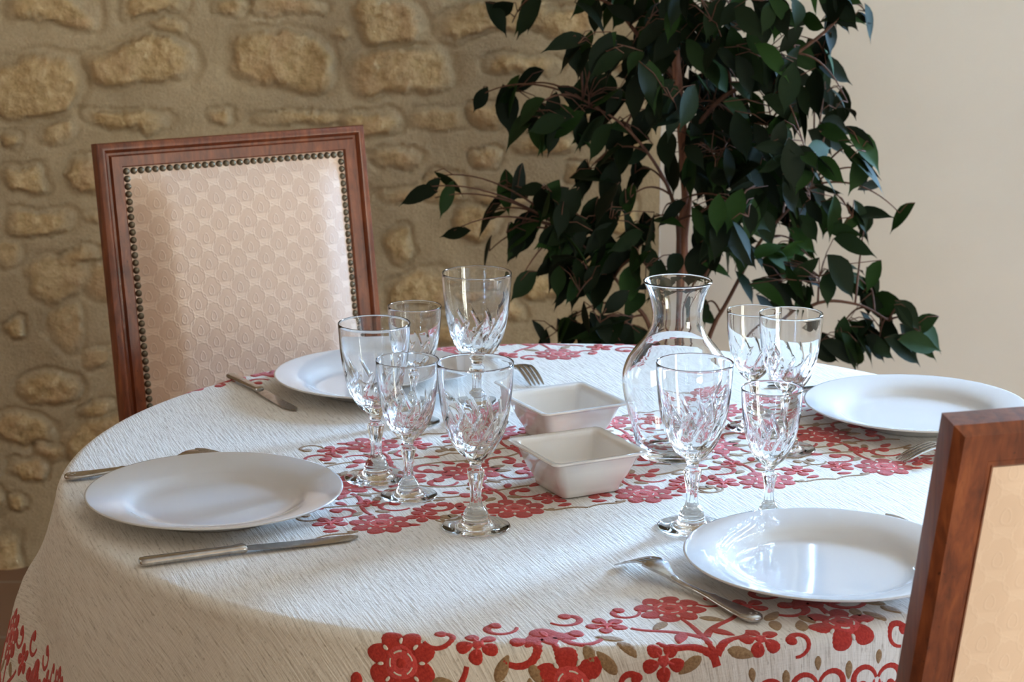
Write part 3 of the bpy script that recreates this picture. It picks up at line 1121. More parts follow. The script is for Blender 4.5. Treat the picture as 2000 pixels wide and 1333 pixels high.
def make_chair(lean=9.5):
    """Origin on the floor under the foot of the back; the sitter faces +y."""
    root = empty('dining_chair')
    LEAN, ZH = R_(lean), 0.46
    W, HB = 0.42, 0.52
    top = 0.568 / math.cos(LEAN)

    def back(x, s, h):
        """x across, s up along the leaning back, h out of its front face."""
        return (x, -s * math.sin(LEAN) + h * math.cos(LEAN), ZH + s * math.cos(LEAN) + h * math.sin(LEAN))
    s0, s1 = top - HB, top
    # moulded frame swept round the rectangle with mitred corners
    prof = [(0.0035, -0.030), (0.0, -0.025), (0.0, -0.004), (0.0018, -0.0006), (0.006, 0.001), (0.0105, 0.0002), (0.0128, -0.003),
            (0.0148, -0.0062), (0.0180, -0.0062), (0.0198, -0.0035), (0.0205, -0.0012), (0.0345, -0.0012), (0.0362, -0.003),
            (0.0362, -0.012), (0.0362, -0.024), (0.0340, -0.0275), (0.030, -0.0285), (0.0285, -0.0275), (0.0095, -0.0275), (0.0075, -0.030)]
    prof = [(0.0072, -0.0292), (0.0, -0.0235), (0.0, -0.004), (0.0018, -0.0006), (0.006, 0.001), (0.0105, 0.0002), (0.0128, -0.003),
            (0.0148, -0.0062), (0.0180, -0.0062), (0.0198, -0.0035), (0.0205, -0.0012), (0.0345, -0.0012), (0.0362, -0.003),
            (0.0362, -0.0262), (0.0335, -0.0292), (0.0325, -0.0283), (0.0300, -0.0283), (0.0290, -0.0292)]
    rings = []
    for cx, cs in ((-1, 1), (1, 1), (1, 0), (-1, 0)):
        ring = []
        for o_, h in prof:
            x = cx * (W / 2 - o_)
            s = (s1 - o_) if cs else (s0 + o_)
            ring.append(back(x, s, h))
        rings.append(ring)
    rings.append(rings[0])
    b = MB()
    # subdivide along each member so that the mitre stays crisp
    k = len(prof)
    fs, v = [], []
    for r in rings[:-1]:
        v.extend(r)
    for i in range(4):
        i2 = (i + 1) % 4
        for j in range(k):
            j2 = (j + 1) % k
            fs.append((i * k + j, i * k + j2, i2 * k + j2, i2 * k + j))
    b.add(v, fs)
    b.build('back_frame', M['wood'], root, True, 32)
    # upholstered back: padded front
    xi, sa, sb = W / 2 - 0.0362, s0 + 0.0362, s1 - 0.0362
    nx, ns = 60, 72
    X = np.linspace(-xi, xi, nx)
    S = np.linspace(sa, sb, ns)
    XX, SS = np.meshgrid(X, S)
    ed = np.minimum(np.minimum(xi - np.abs(XX), SS - sa), sb - SS)
    e2 = ((xi - np.abs(XX)) ** -2.0 if False else 0)
    ex = smooth01((xi - np.abs(XX) - 0.008) / 0.055)
    es = smooth01((np.minimum(SS - sa, sb - SS) - 0.008) / 0.055)
    Hh = -0.006 + 0.021 * np.sqrt(np.clip(ex * es, 0, 1)) + 0.006 * (1 - (XX / xi) ** 2) * (1 - ((SS - (sa + sb) / 2) / ((sb - sa) / 2)) ** 2)

    def sheet(name, Hm, flip, m):
        v = [back(x, s, h) for x, s, h in zip(XX.ravel(), SS.ravel(), Hm.ravel())]
        fs = []
        for i in range(ns - 1):
            for j in range(nx - 1):
                q = (i * nx + j, i * nx + j + 1, (i + 1) * nx + j + 1, (i + 1) * nx + j)
                fs.append(q[::-1] if not flip else q)
        bb = MB()
        bb.add(v, fs)
        o = bb.build(name, m, root)
        uv = np.stack([XX.ravel() * (-1 if flip else 1) + 0.4, SS.ravel() + 0.3], -1)
        set_uv(o, lambda co: uv)
        return o
    c = sheet('back_cushion', Hh, False, M['damask'])
    c['label'] = 'cream damask padding with scalloped fan motifs'
    sheet('outer_back_panel', -0.0265 - 0.0025 * np.clip(ed / 0.03, 0, 1), True, M['faded'])
    # brass nails edge to edge round the padding
    b = MB()
    rn = 0.0052
    xo, so0, so1 = W / 2 - 0.0420, s0 + 0.0420, s1 - 0.0420
    spots = []
    n1 = int(round(2 * xo / 0.0108))
    n2 = int(round((so1 - so0) / 0.0108))
    for i in range(n1 + 1):
        x = -xo + 2 * xo * i / n1
        spots += [(x, so0), (x, so1)]
    for i in range(1, n2):
        s = so0 + (so1 - so0) * i / n2
        spots += [(-xo, s), (xo, s)]
    for x, s in spots:
        v, fs = [], []
        m = 10
        for la in (0.0, 0.45, 0.9, 1.3):
            for j in range(m):
                a = 2 * PI * j / m
                rr = rn * math.cos(la)
                v.append(back(x + rr * math.cos(a), s + rr * math.sin(a), -0.006 + rn * 0.85 * math.sin(la)))
        v.append(back(x, s, -0.006 + rn * 0.85))
        for i in range(3):
            for j in range(m):
                j2 = (j + 1) % m
                fs.append((i * m + j, (i + 1) * m + j, (i + 1) * m + j2, i * m + j2))
        for j in range(m):
            fs.append((3 * m + j, 4 * m, 3 * m + (j + 1) % m))
        b.add(v, fs)
    nl = b.build('nailhead_trim', M['brass'], root)
    nl['label'] = 'row of dark aged brass upholstery nails'
    # seat rails
    def quad_ring(wb, wf, y0, y1, z):
        return [(-wb, y0, z), (wb, y0, z), (wf, y1, z), (-wf, y1, z)]
    b = MB()
    rr = [quad_ring(0.195, 0.225, 0.0, 0.42, 0.335), quad_ring(0.20, 0.23, -0.004, 0.425, 0.345), quad_ring(0.20, 0.23, -0.004, 0.425, 0.39), quad_ring(0.195, 0.225, 0.0, 0.42, 0.398)]
    b.rings(rr, True, True, True)
    b.build('seat_rail', M['wood'], root, False)
    # seat cushion
    b = MB()
    gx, gy = 26, 26
    v, fs, uvs = [], [], []
    for i in range(gy):
        for j in range(gx):
            p, q = j / (gx - 1) * 2 - 1, i / (gy - 1)
            w = 0.19 + 0.03 * q
            e = (1 - abs(p) ** 4) * (1 - abs(2 * q - 1) ** 5)
            v.append((p * w, 0.012 + q * 0.405, 0.399 + 0.045 * e ** 0.5))
            uvs.append((p * w, q * 0.4))
    for i in range(gy - 1):
        for j in range(gx - 1):
            fs.append((i * gx + j, i * gx + j + 1, (i + 1) * gx + j + 1, (i + 1) * gx + j))
    b.add(v, fs)
    o = b.build('seat_cushion', M['damask'], root)
    uvs = np.array(uvs)
    set_uv(o, lambda co: uvs)
    # front legs: turned, tapered
    for sx in (-1, 1):
        b = MB()
        b.lathe([(0, 0), (0.011, 0), (0.012, 0.012), (0.010, 0.02), (0.012, 0.03), (0.022, 0.27), (0.026, 0.285), (0.020, 0.295), (0.026, 0.31), (0.024, 0.335), (0, 0.335)], 20)
        o = b.build('leg', M['wood'], root, True, 40)
        o.location = (sx * 0.20, 0.395, 0)
    # rear legs: square, raked, running up beside the seat to the back frame
    for sx in (-1, 1):
        b = MB()
        rr = []
        for z, y, w in ((0, -0.075, 0.012), (0.16, -0.030, 0.014), (0.34, -0.004, 0.016), (0.46, -0.006, 0.016)):
            rr.append([(sx * 0.190 - w, y - w, z), (sx * 0.190 + w, y - w, z), (sx * 0.190 + w, y + w * 0.4, z), (sx * 0.190 - w, y + w * 0.4, z)])
        for h0 in (0.02, top - HB + 0.012):
            rr.append([back(sx * 0.190 - 0.016, h0, -0.026), back(sx * 0.190 + 0.016, h0, -0.026), back(sx * 0.190 + 0.016, h0, -0.004), back(sx * 0.190 - 0.016, h0, -0.004)])
        b.rings(rr, True, True, True)
        b.build('leg', M['wood'], root, True, 30)
    return root


chair = make_chair()
tag(chair, 'wooden chair with cream damask padded back and brass nails, before the stone wall', 'chair', 'dining chairs round the table')
HEAD_A, HEAD_B = R_(-59.6), R_(105.8)


def chair_pos(topx, topy, head, lean=9.5):
    """Floor origin from the top centre of the back's front face."""
    q = 0.568 * math.tan(R_(lean))
    return (topx + q * math.cos(head), topy + q * math.sin(head), 0)


chair.location = chair_pos(-0.4037, 2.9741, HEAD_A)
chair.rotation_euler = (0, 0, HEAD_A - PI / 2)
hb = HEAD_B
lx, ly = 0.3112, 1.4392            # the top corner towards the middle of the table
rvec = (-math.sin(hb), math.cos(hb))
c2 = make_chair(12.9)
c2.location = chair_pos(lx - rvec[0] * 0.21, ly - rvec[1] * 0.21, hb, 12.9)
c2.rotation_euler = (0, 0, hb - PI / 2)
tag(c2, 'wooden chair seen from behind, plain padded outer back, beside the plate with glints', 'chair', 'dining chairs round the table')

# ------------------------------------------------------------------ plates
SET = TZ + 0.0010


def make_plate():
    b = MB()
    b.lathe([(0, 0.0022), (0.072, 0.0022), (0.073, 0.0), (0.078, 0.0), (0.080, 0.0025), (0.088, 0.0055), (0.096, 0.0105), (0.110, 0.0140), (0.1335, 0.0205),
             (0.1350, 0.0218), (0.1345, 0.0228), (0.1325, 0.0228), (0.110, 0.0176), (0.0985, 0.0148), (0.0925, 0.0115), (0.0870, 0.0078), (0.080, 0.0056), (0.07, 0.0050), (0.03, 0.0048), (0, 0.0048)], 128)
    return b.build('dinner_plate', M['porcelain'])


plate = make_plate()
PLATES = [((-0.313, 2.062), 'white dinner plate at the left table edge, before the end of the runner'),
          ((-0.172, 2.566), 'white dinner plate before the padded chair back by the stone wall'),
          ((0.492, 2.415), 'white dinner plate near the white wall, on the end of the red runner'),
          ((0.299, 1.861), 'white dinner plate with bright glass glints beside the fork on the front border')]
for i, ((x, y), lab) in enumerate(PLATES):
    o = plate if i == 0 else plate.copy()
    if i:
        COL.objects.link(o)
    o.location = (x, y, SET)
    tag(o, lab, 'plate', 'white dinner plates')

# ------------------------------------------------------------------ glasses


def interp(prof, z):
    zs = [p[0] for p in prof]
    return float(np.interp(z, zs, [p[1] for p in prof]))


OUT = [(0.0660, 0.0060), (0.0685, 0.0064), (0.0710, 0.0076), (0.0735, 0.0098), (0.0765, 0.0135), (0.0800, 0.0172), (0.0850, 0.0212), (0.0920, 0.0254), (0.1020, 0.0297),
       (0.1150, 0.0330), (0.1300, 0.0356), (0.1500, 0.0378), (0.1740, 0.0391)]
INN = [(0.0850, 0.0), (0.0853, 0.006), (0.0870, 0.0110), (0.0900, 0.0160), (0.0950, 0.0207), (0.1030, 0.0252), (0.1150, 0.0296), (0.1300, 0.0332), (0.1500, 0.0364), (0.1738, 0.0382)]


def catmull(prof, n):
    """Resample a (z, r) profile smoothly."""
    P = np.array(prof)
    k = len(P)
    out = []
    for i in range(n):
        t = i / (n - 1) * (k - 1)
        j = min(int(t), k - 2)
        f = t - j
        p0, p1, p2, p3 = P[max(j - 1, 0)], P[j], P[j + 1], P[min(j + 2, k - 1)]
        out.append(0.5 * ((2 * p1) + (-p0 + p2) * f + (2 * p0 - 5 * p1 + 4 * p2 - p3) * f * f + (-p0 + 3 * p1 - 3 * p2 + p3) * f ** 3))
    return out


def make_goblet():
    root = empty('wine_glass')
    NA, NC = 168, 12
    rings = []
    for z, r in catmull(OUT, 76):
        ring = []
        for j in range(NA):
            th = 2 * PI * j / NA
            u = (NC * (th - 17.0 * (z - 0.080)) / (2 * PI)) % 1.0
            ztop = 0.104 + 0.026 * (1 - u) ** 1.4
            m = min(1.0, max(0.0, (ztop - z) / 0.006)) * min(1.0, max(0.0, (z - 0.0755) / 0.006))
            saw = u / 0.22 if u < 0.22 else (1 - u) / 0.78       # steep on one side, sloping on the other
            d = 0.0017 * (1 - saw) * m
            rr = r - d * min(1, r / 0.02)
            ring.append((rr * math.cos(th), rr * math.sin(th), z))
        rings.append(ring)
    for z, r in ((0.1744, 0.0390), (0.1747, 0.03865), (0.1744, 0.0383)):
        rings.append([(r * math.cos(2 * PI * j / NA), r * math.sin(2 * PI * j / NA), z) for j in range(NA)])
    inner = catmull(INN, 40)[::-1]
    for z, r in inner[:-1]:
        rings.append([(max(r, 0.0004) * math.cos(2 * PI * j / NA), max(r, 0.0004) * math.sin(2 * PI * j / NA), z) for j in range(NA)])
    b = MB()
    b.rings(rings, True, False, True)
    b.build('bowl', M['glass'], root, True, 50)
    # stem: eight flat flutes, widest under the bowl, pinched, flaring into the foot
    ST = [(0.0150, 0.0130), (0.0170, 0.0121), (0.0190, 0.0112), (0.0215, 0.0092), (0.0250, 0.0071), (0.0320, 0.0062), (0.0420, 0.0066), (0.0520, 0.0082), (0.0585, 0.0096), (0.0610, 0.0094), (0.0632, 0.0074), (0.0645, 0.0062), (0.0660, 0.0060)]
    rings = []
    ns = 48
    for z, r in catmull(ST, 46):
        f = smooth01((z - 0.0195) / 0.006) * smooth01((0.0625 - z) / 0.003)
        ring = []
        for j in range(ns):
            th = 2 * PI * j / ns
            w = (th * 8 / (2 * PI)) % 1.0
            poly = math.cos(PI / 8) / math.cos((w - 0.5) * 2 * PI / 8)
            rr = r * (1 + f * (poly * 1.0 - 1.0) - f * 0.05 * math.sin(PI * w))
            ring.append((rr * math.cos(th), rr * math.sin(th), z))
        rings.append(ring)
    b = MB()
    b.rings(rings, True)
    b.build('stem', M['glass'], root, True, 40)
    FT = [(0.0, 0.0), (0.020, 0.0), (0.0335, 0.0), (0.0350, 0.0004), (0.0355, 0.0012), (0.0350, 0.0020), (0.0338, 0.0025), (0.0280, 0.0027), (0.0225, 0.0029), (0.0182, 0.0037), (0.0155, 0.0068), (0.0140, 0.0095), (0.0133, 0.0122), (0.0130, 0.0150)]
    b = MB()
    b.lathe(FT, 96)
    b.build('foot', M['glass'], root, True, 60)
    return root


goblet = make_goblet()
GLASSES = [((-0.150, 2.173), 1.01, 0.3, 'tall cut wine glass nearest the padded chair back, its rim before the cushion'),
           ((-0.111, 2.108), 0.865, 1.1, 'short cut wine glass standing close between two tall ones on the runner'),
           ((-0.037, 2.001), 1.0, 2.0, 'tall cut wine glass at the front edge of the runner near the long knife tip'),
           ((-0.042, 2.398), 1.07, 2.6, 'tall cut wine glass behind the square bowls, rim against the stone wall'),
           ((-0.117, 2.403), 0.83, 0.8, 'short cut wine glass in front of the plate by the padded chair'),
           ((0.184, 2.001), 1.0, 1.6, 'tall cut wine glass in front of the carafe'),
           ((0.266, 2.026), 0.81, 2.2, 'short cut wine glass behind the plate with bright glints'),
           ((0.288, 2.378), 0.83, 0.1, 'short cut wine glass behind the carafe, before the plant'),
           ((0.319, 2.284), 0.93, 2.9, 'medium cut wine glass beside the plate near the white wall')]
for i, ((x, y), s, rz, lab) in enumerate(GLASSES):
    if i == 0:
        o = goblet
        o.location = (x, y, SET)
        o.rotation_euler = (0, 0, rz)
        o.scale = (s,) * 3
    else:
        o = copy_tree(goblet, (x, y, SET), rz, s)
    tag(o, lab, 'wine glass', 'cut wine glasses')

# ------------------------------------------------------------------ carafe
car = [(0.0, 0.0040), (0.020, 0.0030), (0.036, 0.0), (0.0405, 0.0008), (0.0428, 0.004), (0.0445, 0.012), (0.0485, 0.030), (0.0540, 0.050), (0.0592, 0.070), (0.0616, 0.086), (0.0606, 0.100), (0.0550, 0.115), (0.0450, 0.129), (0.0352, 0.141),
       (0.0302, 0.152), (0.0286, 0.162), (0.0293, 0.173), (0.0320, 0.186), (0.0364, 0.198), (0.0390, 0.2030)]
P_ = catmull([(z, r) for r, z in car[3:]], 70)
outer = [(0.0, 0.0040), (0.020, 0.0030), (0.036, 0.0)] + [(float(p[1]), float(p[0])) for p in P_]
rimr = [(0.0392, 0.2042), (0.0384, 0.2052), (0.0373, 0.2048)]
P_ = catmull([(z, r) for r, z in [(0.0366, 0.2035), (0.0342, 0.198), (0.0300, 0.186), (0.0271, 0.173), (0.0264, 0.162), (0.0279, 0.152), (0.0329, 0.141), (0.0427, 0.1275), (0.0526, 0.1133), (0.0580, 0.099), (0.0590, 0.086), (0.0567, 0.070), (0.0514, 0.050), (0.0457, 0.030), (0.0415, 0.016), (0.036, 0.0105), (0.02, 0.0092), (0.0, 0.0090)]], 80)
inner = [(max(0.0, float(p[1])), float(p[0])) for p in P_]
inner[-1] = (0.0, inner[-1][1])
b = MB()
b.lathe(outer + rimr + inner, 96)
o = b.build('carafe', M['glass'], None, True, 60)
o.location = (0.187, 2.263, SET)
tag(o, 'clear glass water carafe with flared neck, on the runner beside the square bowls', 'carafe')

# ------------------------------------------------------------------ square bowls


def sq_ring(a, r, z, n=7):
    out = []
    for cx, cy_, st in ((1, 1, 0), (-1, 1, 1), (-1, -1, 2), (1, -1, 3)):
        for k in range(n):
            t = (st + k / (n - 1)) * PI / 2
            out.append((cx * (a - r) + r * math.cos(t), cy_ * (a - r) + r * math.sin(t), z))
    return out


b = MB()
sec = [(0.030, 0.006, 0.0015), (0.0335, 0.007, 0.0), (0.0355, 0.008, 0.0012), (0.0362, 0.008, 0.006), (0.0385, 0.009, 0.011), (0.0435, 0.010, 0.020), (0.0475, 0.010, 0.031), (0.0505, 0.009, 0.0405),
       (0.0535, 0.008, 0.0430), (0.0580, 0.007, 0.0445), (0.0588, 0.007, 0.0455), (0.0582, 0.007, 0.0468), (0.0560, 0.006, 0.0470), (0.0512, 0.006, 0.0462), (0.0492, 0.007, 0.0448), (0.0478, 0.007, 0.0405),
       (0.0445, 0.008, 0.030), (0.0405, 0.008, 0.019), (0.0360, 0.008, 0.0100), (0.0310, 0.008, 0.0072), (0.0150, 0.004, 0.0066)]
b.rings([sq_ring(*s) for s in sec], True, True, True)
bowl = b.build('square_bowl', M['ceramic'], None, True, 55)
bowl.location = (0.071, 2.140, SET)
bowl.rotation_euler = (0, 0, R_(26.5))
tag(bowl, 'small white square bowl standing nearer the front edge of the runner', 'bowl', 'square white bowls')
o = bowl.copy()
COL.objects.link(o)
o.location = (0.061, 2.342, SET)
o.rotation_euler = (0, 0, R_(27.5))
tag(o, 'small white square bowl behind its twin, beside the carafe', 'bowl', 'square white bowls')

# ------------------------------------------------------------------ cutlery


def bar(b, path, n=12):
    """path: (x along, z centre, half width, half thickness); an oval section swept along x."""
    rings = []
    for x, z, w, t in path:
        ring = []
        for j in range(n):
            a = 2 * PI * j / n
            ca, sa = math.cos(a), math.sin(a)
            ring.append((x, w * math.copysign(abs(ca) ** 0.75, ca), z + t * math.copysign(abs(sa) ** 0.75, sa)))
        rings.append(ring)
    b.rings(rings, True, True, True)


def make_fork():
    """Tines at the origin, turned down on the cloth; handle along +x."""
    root = empty('fork')
    prof = [(0.0, 0.0014), (0.006, 0.0040), (0.014, 0.0078), (0.024, 0.0118), (0.034, 0.0148), (0.043, 0.0162), (0.050, 0.0164), (0.056, 0.0156), (0.062, 0.0138), (0.069, 0.0110), (0.076, 0.0086)]

    def zc(x):
        return float(np.interp(x, [p[0] for p in prof], [p[1] for p in prof]))
    b = MB()
    for k in range(4):
        y0 = (k - 1.5) * 0.0064
        rings = []
        for i in range(17):
            x = 0.0455 * i / 16
            w = 0.0009 + 0.0013 * min(1, x / 0.012)
            yc = y0 * (0.93 + 0.07 * min(1, x / 0.03))
            t = 0.0008 + 0.0004 * min(1, x / 0.02)
            z = zc(x)
            rings.append([(x, yc - w, z - t), (x, yc + w, z - t), (x, yc + w, z + t * 0.6), (x, yc + w * 0.5, z + t), (x, yc - w * 0.5, z + t), (x, yc - w, z + t * 0.6)])
        b.rings(rings, True, True, True)
    rings = []
    for x, w in ((0.0440, 0.0119), (0.0475, 0.0122), (0.052, 0.0122), (0.0565, 0.0114), (0.061, 0.0096), (0.066, 0.0068), (0.071, 0.0046), (0.0765, 0.0036)):
        z = zc(x)
        t = 0.0012 + 0.0006 * (0.0122 - w) / 0.0086
        dish = 0.0016 * (w / 0.0122)
        ring = []
        ys = np.linspace(-1, 1, 9)
        for y in ys:
            ring.append((x, y * w, z + t - dish * y * y))
        for y in ys[::-1]:
            ring.append((x, y * w, z - t - dish * y * y))
        rings.append(ring)
    b.rings(rings, True, True, True)
    b.build('tines', M['silver'], root, True, 45)
    b = MB()
    bar(b, [(0.0755, 0.0087, 0.0036, 0.0022), (0.079, 0.0080, 0.0042, 0.0030), (0.082, 0.0074, 0.0034, 0.0026), (0.095, 0.0062, 0.0030, 0.0024), (0.112, 0.0058, 0.0034, 0.0023), (0.126, 0.0055, 0.0048, 0.0025), (0.131, 0.0054, 0.0058, 0.0032), (0.135, 0.0053, 0.0060, 0.0024),
             (0.150, 0.0048, 0.0078, 0.0022), (0.168, 0.0042, 0.0098, 0.0022), (0.178, 0.0039, 0.0106, 0.0023), (0.185, 0.0037, 0.0104, 0.0032), (0.190, 0.0036, 0.0088, 0.0034), (0.1935, 0.0035, 0.0058, 0.0026), (0.1948, 0.0034, 0.002, 0.001)], 18)
    # shell boss and ribs at the end
    for x, y in ((0.184, 0), (0.187, 0.004), (0.187, -0.004), (0.190, 0), (0.131, 0.0018), (0.131, -0.0018)):
        b2 = MB()
        b2.lathe([(0, 0.0012), (0.0012, 0.0010), (0.0019, 0.0)], 10)
        b.add([(vx + x, vy + y, vz + 0.0062) for vx, vy, vz in b2.v], [f[::-1] for f in b2.f])
    b.build('handle', M['silver'], root, True, 45)
    return root


def make_knife():
    """Handle end at the origin; blade along +x, lying flat."""
    root = empty('table_knife')
    b = MB()
    bar(b, [(0.0, 0.0042, 0.0052, 0.0022), (0.0012, 0.0042, 0.0068, 0.0034), (0.006, 0.0042, 0.0074, 0.0038), (0.05, 0.0044, 0.0066, 0.0038), (0.088, 0.0045, 0.0056, 0.0036), (0.096, 0.0045, 0.0060, 0.0042), (0.100, 0.0045, 0.0064, 0.0046), (0.103, 0.0045, 0.0056, 0.0030)], 16)
    b.build('handle', M['silver'], root, True, 45)
    rings = []
    for x, ya, yb in ((0.102, -0.0052, 0.0052), (0.106, -0.0062, 0.0060), (0.115, -0.0078, 0.0068), (0.140, -0.0088, 0.0070), (0.170, -0.0092, 0.0072), (0.190, -0.0092, 0.0072), (0.202, -0.0084, 0.0066), (0.210, -0.0062, 0.0050), (0.2145, -0.0034, 0.0026), (0.2158, -0.001, 0.0008)):
        t = 0.0011 if x < 0.2 else 0.0008
        z = 0.0040 - 0.0026 * min(1, (x - 0.102) / 0.06)
        rings.append([(x, ya, z), (x, ya * 0.4, z + t * 0.7), (x, yb * 0.7, z + t), (x, yb, z + t * 0.9), (x, yb, z - t * 0.9), (x, ya * 0.4, z - t * 0.7)])
    b = MB()
    b.rings(rings, True, True, True)
    b.build('blade', M['silver'], root, True, 45)
    return root


fork = make_fork()
FORKS = [((0.107, 1.887), -54, 'silver fork lying tines down on the front border beside a plate'),
         ((-0.313, 2.237), 202, 'silver fork whose handle sticks out beyond the plate at the left table edge'),
         ((0.033, 2.577), 113.5, 'silver fork with tines showing behind the square bowls'),
         ((0.441, 2.236), 18, 'silver fork on the runner end, half hidden by the near chair')]
for i, ((x, y), az, lab) in enumerate(FORKS):
    o = fork if i == 0 else copy_tree(fork, (0, 0, 0), 0)
    o.location = (x, y, SET)
    o.rotation_euler = (0, 0, R_(az))
    tag(o, lab, 'fork', 'silver forks')
knife = make_knife()
KNIVES = [((-0.361, 1.882), 22.3, 1.03, 'silver table knife lying along the front of the leftmost plate'),
          ((-0.372, 2.620), -58, 0.91, 'silver table knife beside the plate before the padded chair, over the far border'),
          ((0.540, 2.588), 190, 1.0, 'silver table knife behind the plate near the white wall'),
          ((0.472, 1.840), 112, 1.0, 'silver table knife mostly hidden between the plate with glints and near chair')]
for i, ((x, y), az, s, lab) in enumerate(KNIVES):
    o = knife if i == 0 else copy_tree(knife, (0, 0, 0), 0)
    o.location = (x, y, SET)
    o.rotation_euler = (0, 0, R_(az))
    o.scale = (s,) * 3
    tag(o, lab, 'knife', 'silver table knives')

# ------------------------------------------------------------------ potted weeping fig
PX, PY = 0.297, 3.50
plant = empty('potted_fig', (PX, PY, 0))
tag(plant, 'tall dark green weeping fig in a pot in the corner by the white wall', 'plant')


def local(p):
    return (p[0] - PX, p[1] - PY, p[2])


b = MB()
b.lathe([(0, 0), (0.115, 0), (0.12, 0.006), (0.155, 0.25), (0.168, 0.25), (0.17, 0.29), (0.158, 0.29), (0.150, 0.255), (0.146, 0.24), (0, 0.24)], 48)
b.build('pot', M['pot'], plant, True, 40)
b = MB()
b.lathe([(0.1475, 0.246), (0.10, 0.253), (0.03, 0.26), (0, 0.262)], 32)
b.build('soil', M['soil'], plant)
CL = [(0.018, 3.586, 1.155, 0.04, 4), (0.169, 3.587, 1.167, 0.045, 6), (0.25, 3.476, 1.153, 0.061, 13), (0.336, 3.389, 1.168, 0.064, 13), (0.408, 3.3, 1.184, 0.05, 8),
      (0.542, 3.426, 1.178, 0.034, 6), (0.593, 3.468, 1.158, 0.016, 2), (0.107, 3.297, 1.122, 0.033, 4), (0.148, 3.299, 1.11, 0.033, 4), (0.223, 3.66, 1.053, 0.055, 9),
      (0.342, 3.528, 1.088, 0.071, 15), (0.419, 3.369, 1.095, 0.059, 13), (0.514, 3.445, 1.1, 0.03, 4), (0.537, 3.65, 1.036, 0.027, 3), (0.0, 3.621, 1.007, 0.036, 4),
      (-0.062, 3.55, 1.011, 0.012, 1), (0.051, 3.429, 1.004, 0.047, 7), (0.13, 3.467, 1.008, 0.052, 9), (0.182, 3.537, 0.955, 0.044, 6), (0.248, 3.303, 1.035, 0.045, 7),
      (0.341, 3.491, 0.996, 0.061, 12), (0.424, 3.383, 1.001, 0.059, 13), (0.551, 3.614, 1.008, 0.032, 4), (0.553, 3.402, 1.028, 0.01, 2), (0.151, 3.538, 0.897, 0.035, 5),
      (0.215, 3.555, 0.876, 0.012, 2), (0.201, 3.433, 0.851, 0.015, 2), (0.346, 3.62, 0.889, 0.059, 11), (0.437, 3.611, 0.881, 0.063, 13), (0.471, 3.287, 0.955, 0.041, 7),
      (0.552, 3.549, 0.958, 0.022, 4), (0.565, 3.28, 0.956, 0.021, 4), (0.606, 3.486, 0.887, 0.016, 2), (-0.114, 3.473, 0.889, 0.007, 1), (-0.151, 3.429, 0.872, 0.015, 2),
      (-0.126, 3.452, 0.854, 0.009, 1), (-0.009, 3.586, 0.847, 0.022, 3), (0.056, 3.4, 0.871, 0.021, 3), (-0.094, 3.418, 0.805, 0.007, 1), (-0.036, 3.523, 0.814, 0.016, 2),
      (0.004, 3.45, 0.795, 0.022, 3), (0.036, 3.542, 0.801, 0.018, 2), (0.085, 3.369, 0.823, 0.038, 8), (0.155, 3.402, 0.817, 0.043, 8), (0.232, 3.584, 0.775, 0.018, 3),
      (0.088, 3.473, 0.746, 0.039, 7), (0.159, 3.472, 0.733, 0.043, 8), (0.215, 3.37, 0.749, 0.038, 6), (0.017, 3.393, 0.726, 0.007, 1), (-0.036, 3.567, 0.742, 0.009, 1),
      (0.369, 3.313, 0.85, 0.05, 10), (0.492, 3.601, 0.819, 0.059, 12), (0.563, 3.42, 0.836, 0.034, 5), (0.625, 3.571, 0.787, 0.018, 2), (0.66, 3.466, 0.828, 0.007, 1),
      (0.416, 3.636, 0.738, 0.045, 6), (0.488, 3.491, 0.756, 0.044, 6), (0.516, 3.371, 0.718, 0.051, 9), (0.637, 3.562, 0.659, 0.04, 6), (0.59, 3.536, 0.605, 0.04, 7),
      (0.654, 3.54, 0.59, 0.022, 3), (0.701, 3.456, 0.614, 0.022, 4), (0.677, 3.432, 0.658, 0.014, 2), (0.099, 3.524, 0.612, 0.04, 6), (0.153, 3.321, 0.672, 0.037, 6),
      (0.45, 3.522, 0.663, 0.022, 2), (0.346, 3.511, 0.647, 0.018, 2), (0.361, 3.423, 0.935, 0.051, 7), (0.303, 3.583, 1.074, 0.054, 7), (0.26, 3.427, 0.83, 0.026, 2),
      (0.345, 3.42, 0.80, 0.045, 5), (0.40, 3.44, 0.86, 0.05, 8), (0.33, 3.40, 0.93, 0.045, 6), (0.43, 3.40, 0.92, 0.05, 8), (0.50, 3.42, 0.86, 0.045, 6), (0.385, 3.45, 0.76, 0.045, 5), (0.47, 3.44, 0.70, 0.045, 4), (0.13, 3.42, 0.70, 0.045, 5), (0.18, 3.46, 0.60, 0.045, 5),
      # the crown above
      (0.20, 3.45, 1.27, 0.09, 14), (0.36, 3.50, 1.30, 0.09, 16), (0.48, 3.42, 1.27, 0.08, 12), (0.28, 3.55, 1.42, 0.10, 16), (0.40, 3.42, 1.44, 0.09, 14), (0.10, 3.52, 1.28, 0.07, 9), (0.31, 3.46, 1.56, 0.08, 12)]
TRUNK = [(0.295, 3.5, 0.24), (0.293, 3.5, 0.5), (0.295, 3.5, 0.691), (0.297, 3.5, 0.791), (0.301, 3.5, 0.853), (0.295, 3.5, 0.933), (0.284, 3.5, 1.03), (0.278, 3.5, 1.134), (0.285, 3.5, 1.3), (0.30, 3.5, 1.5)]
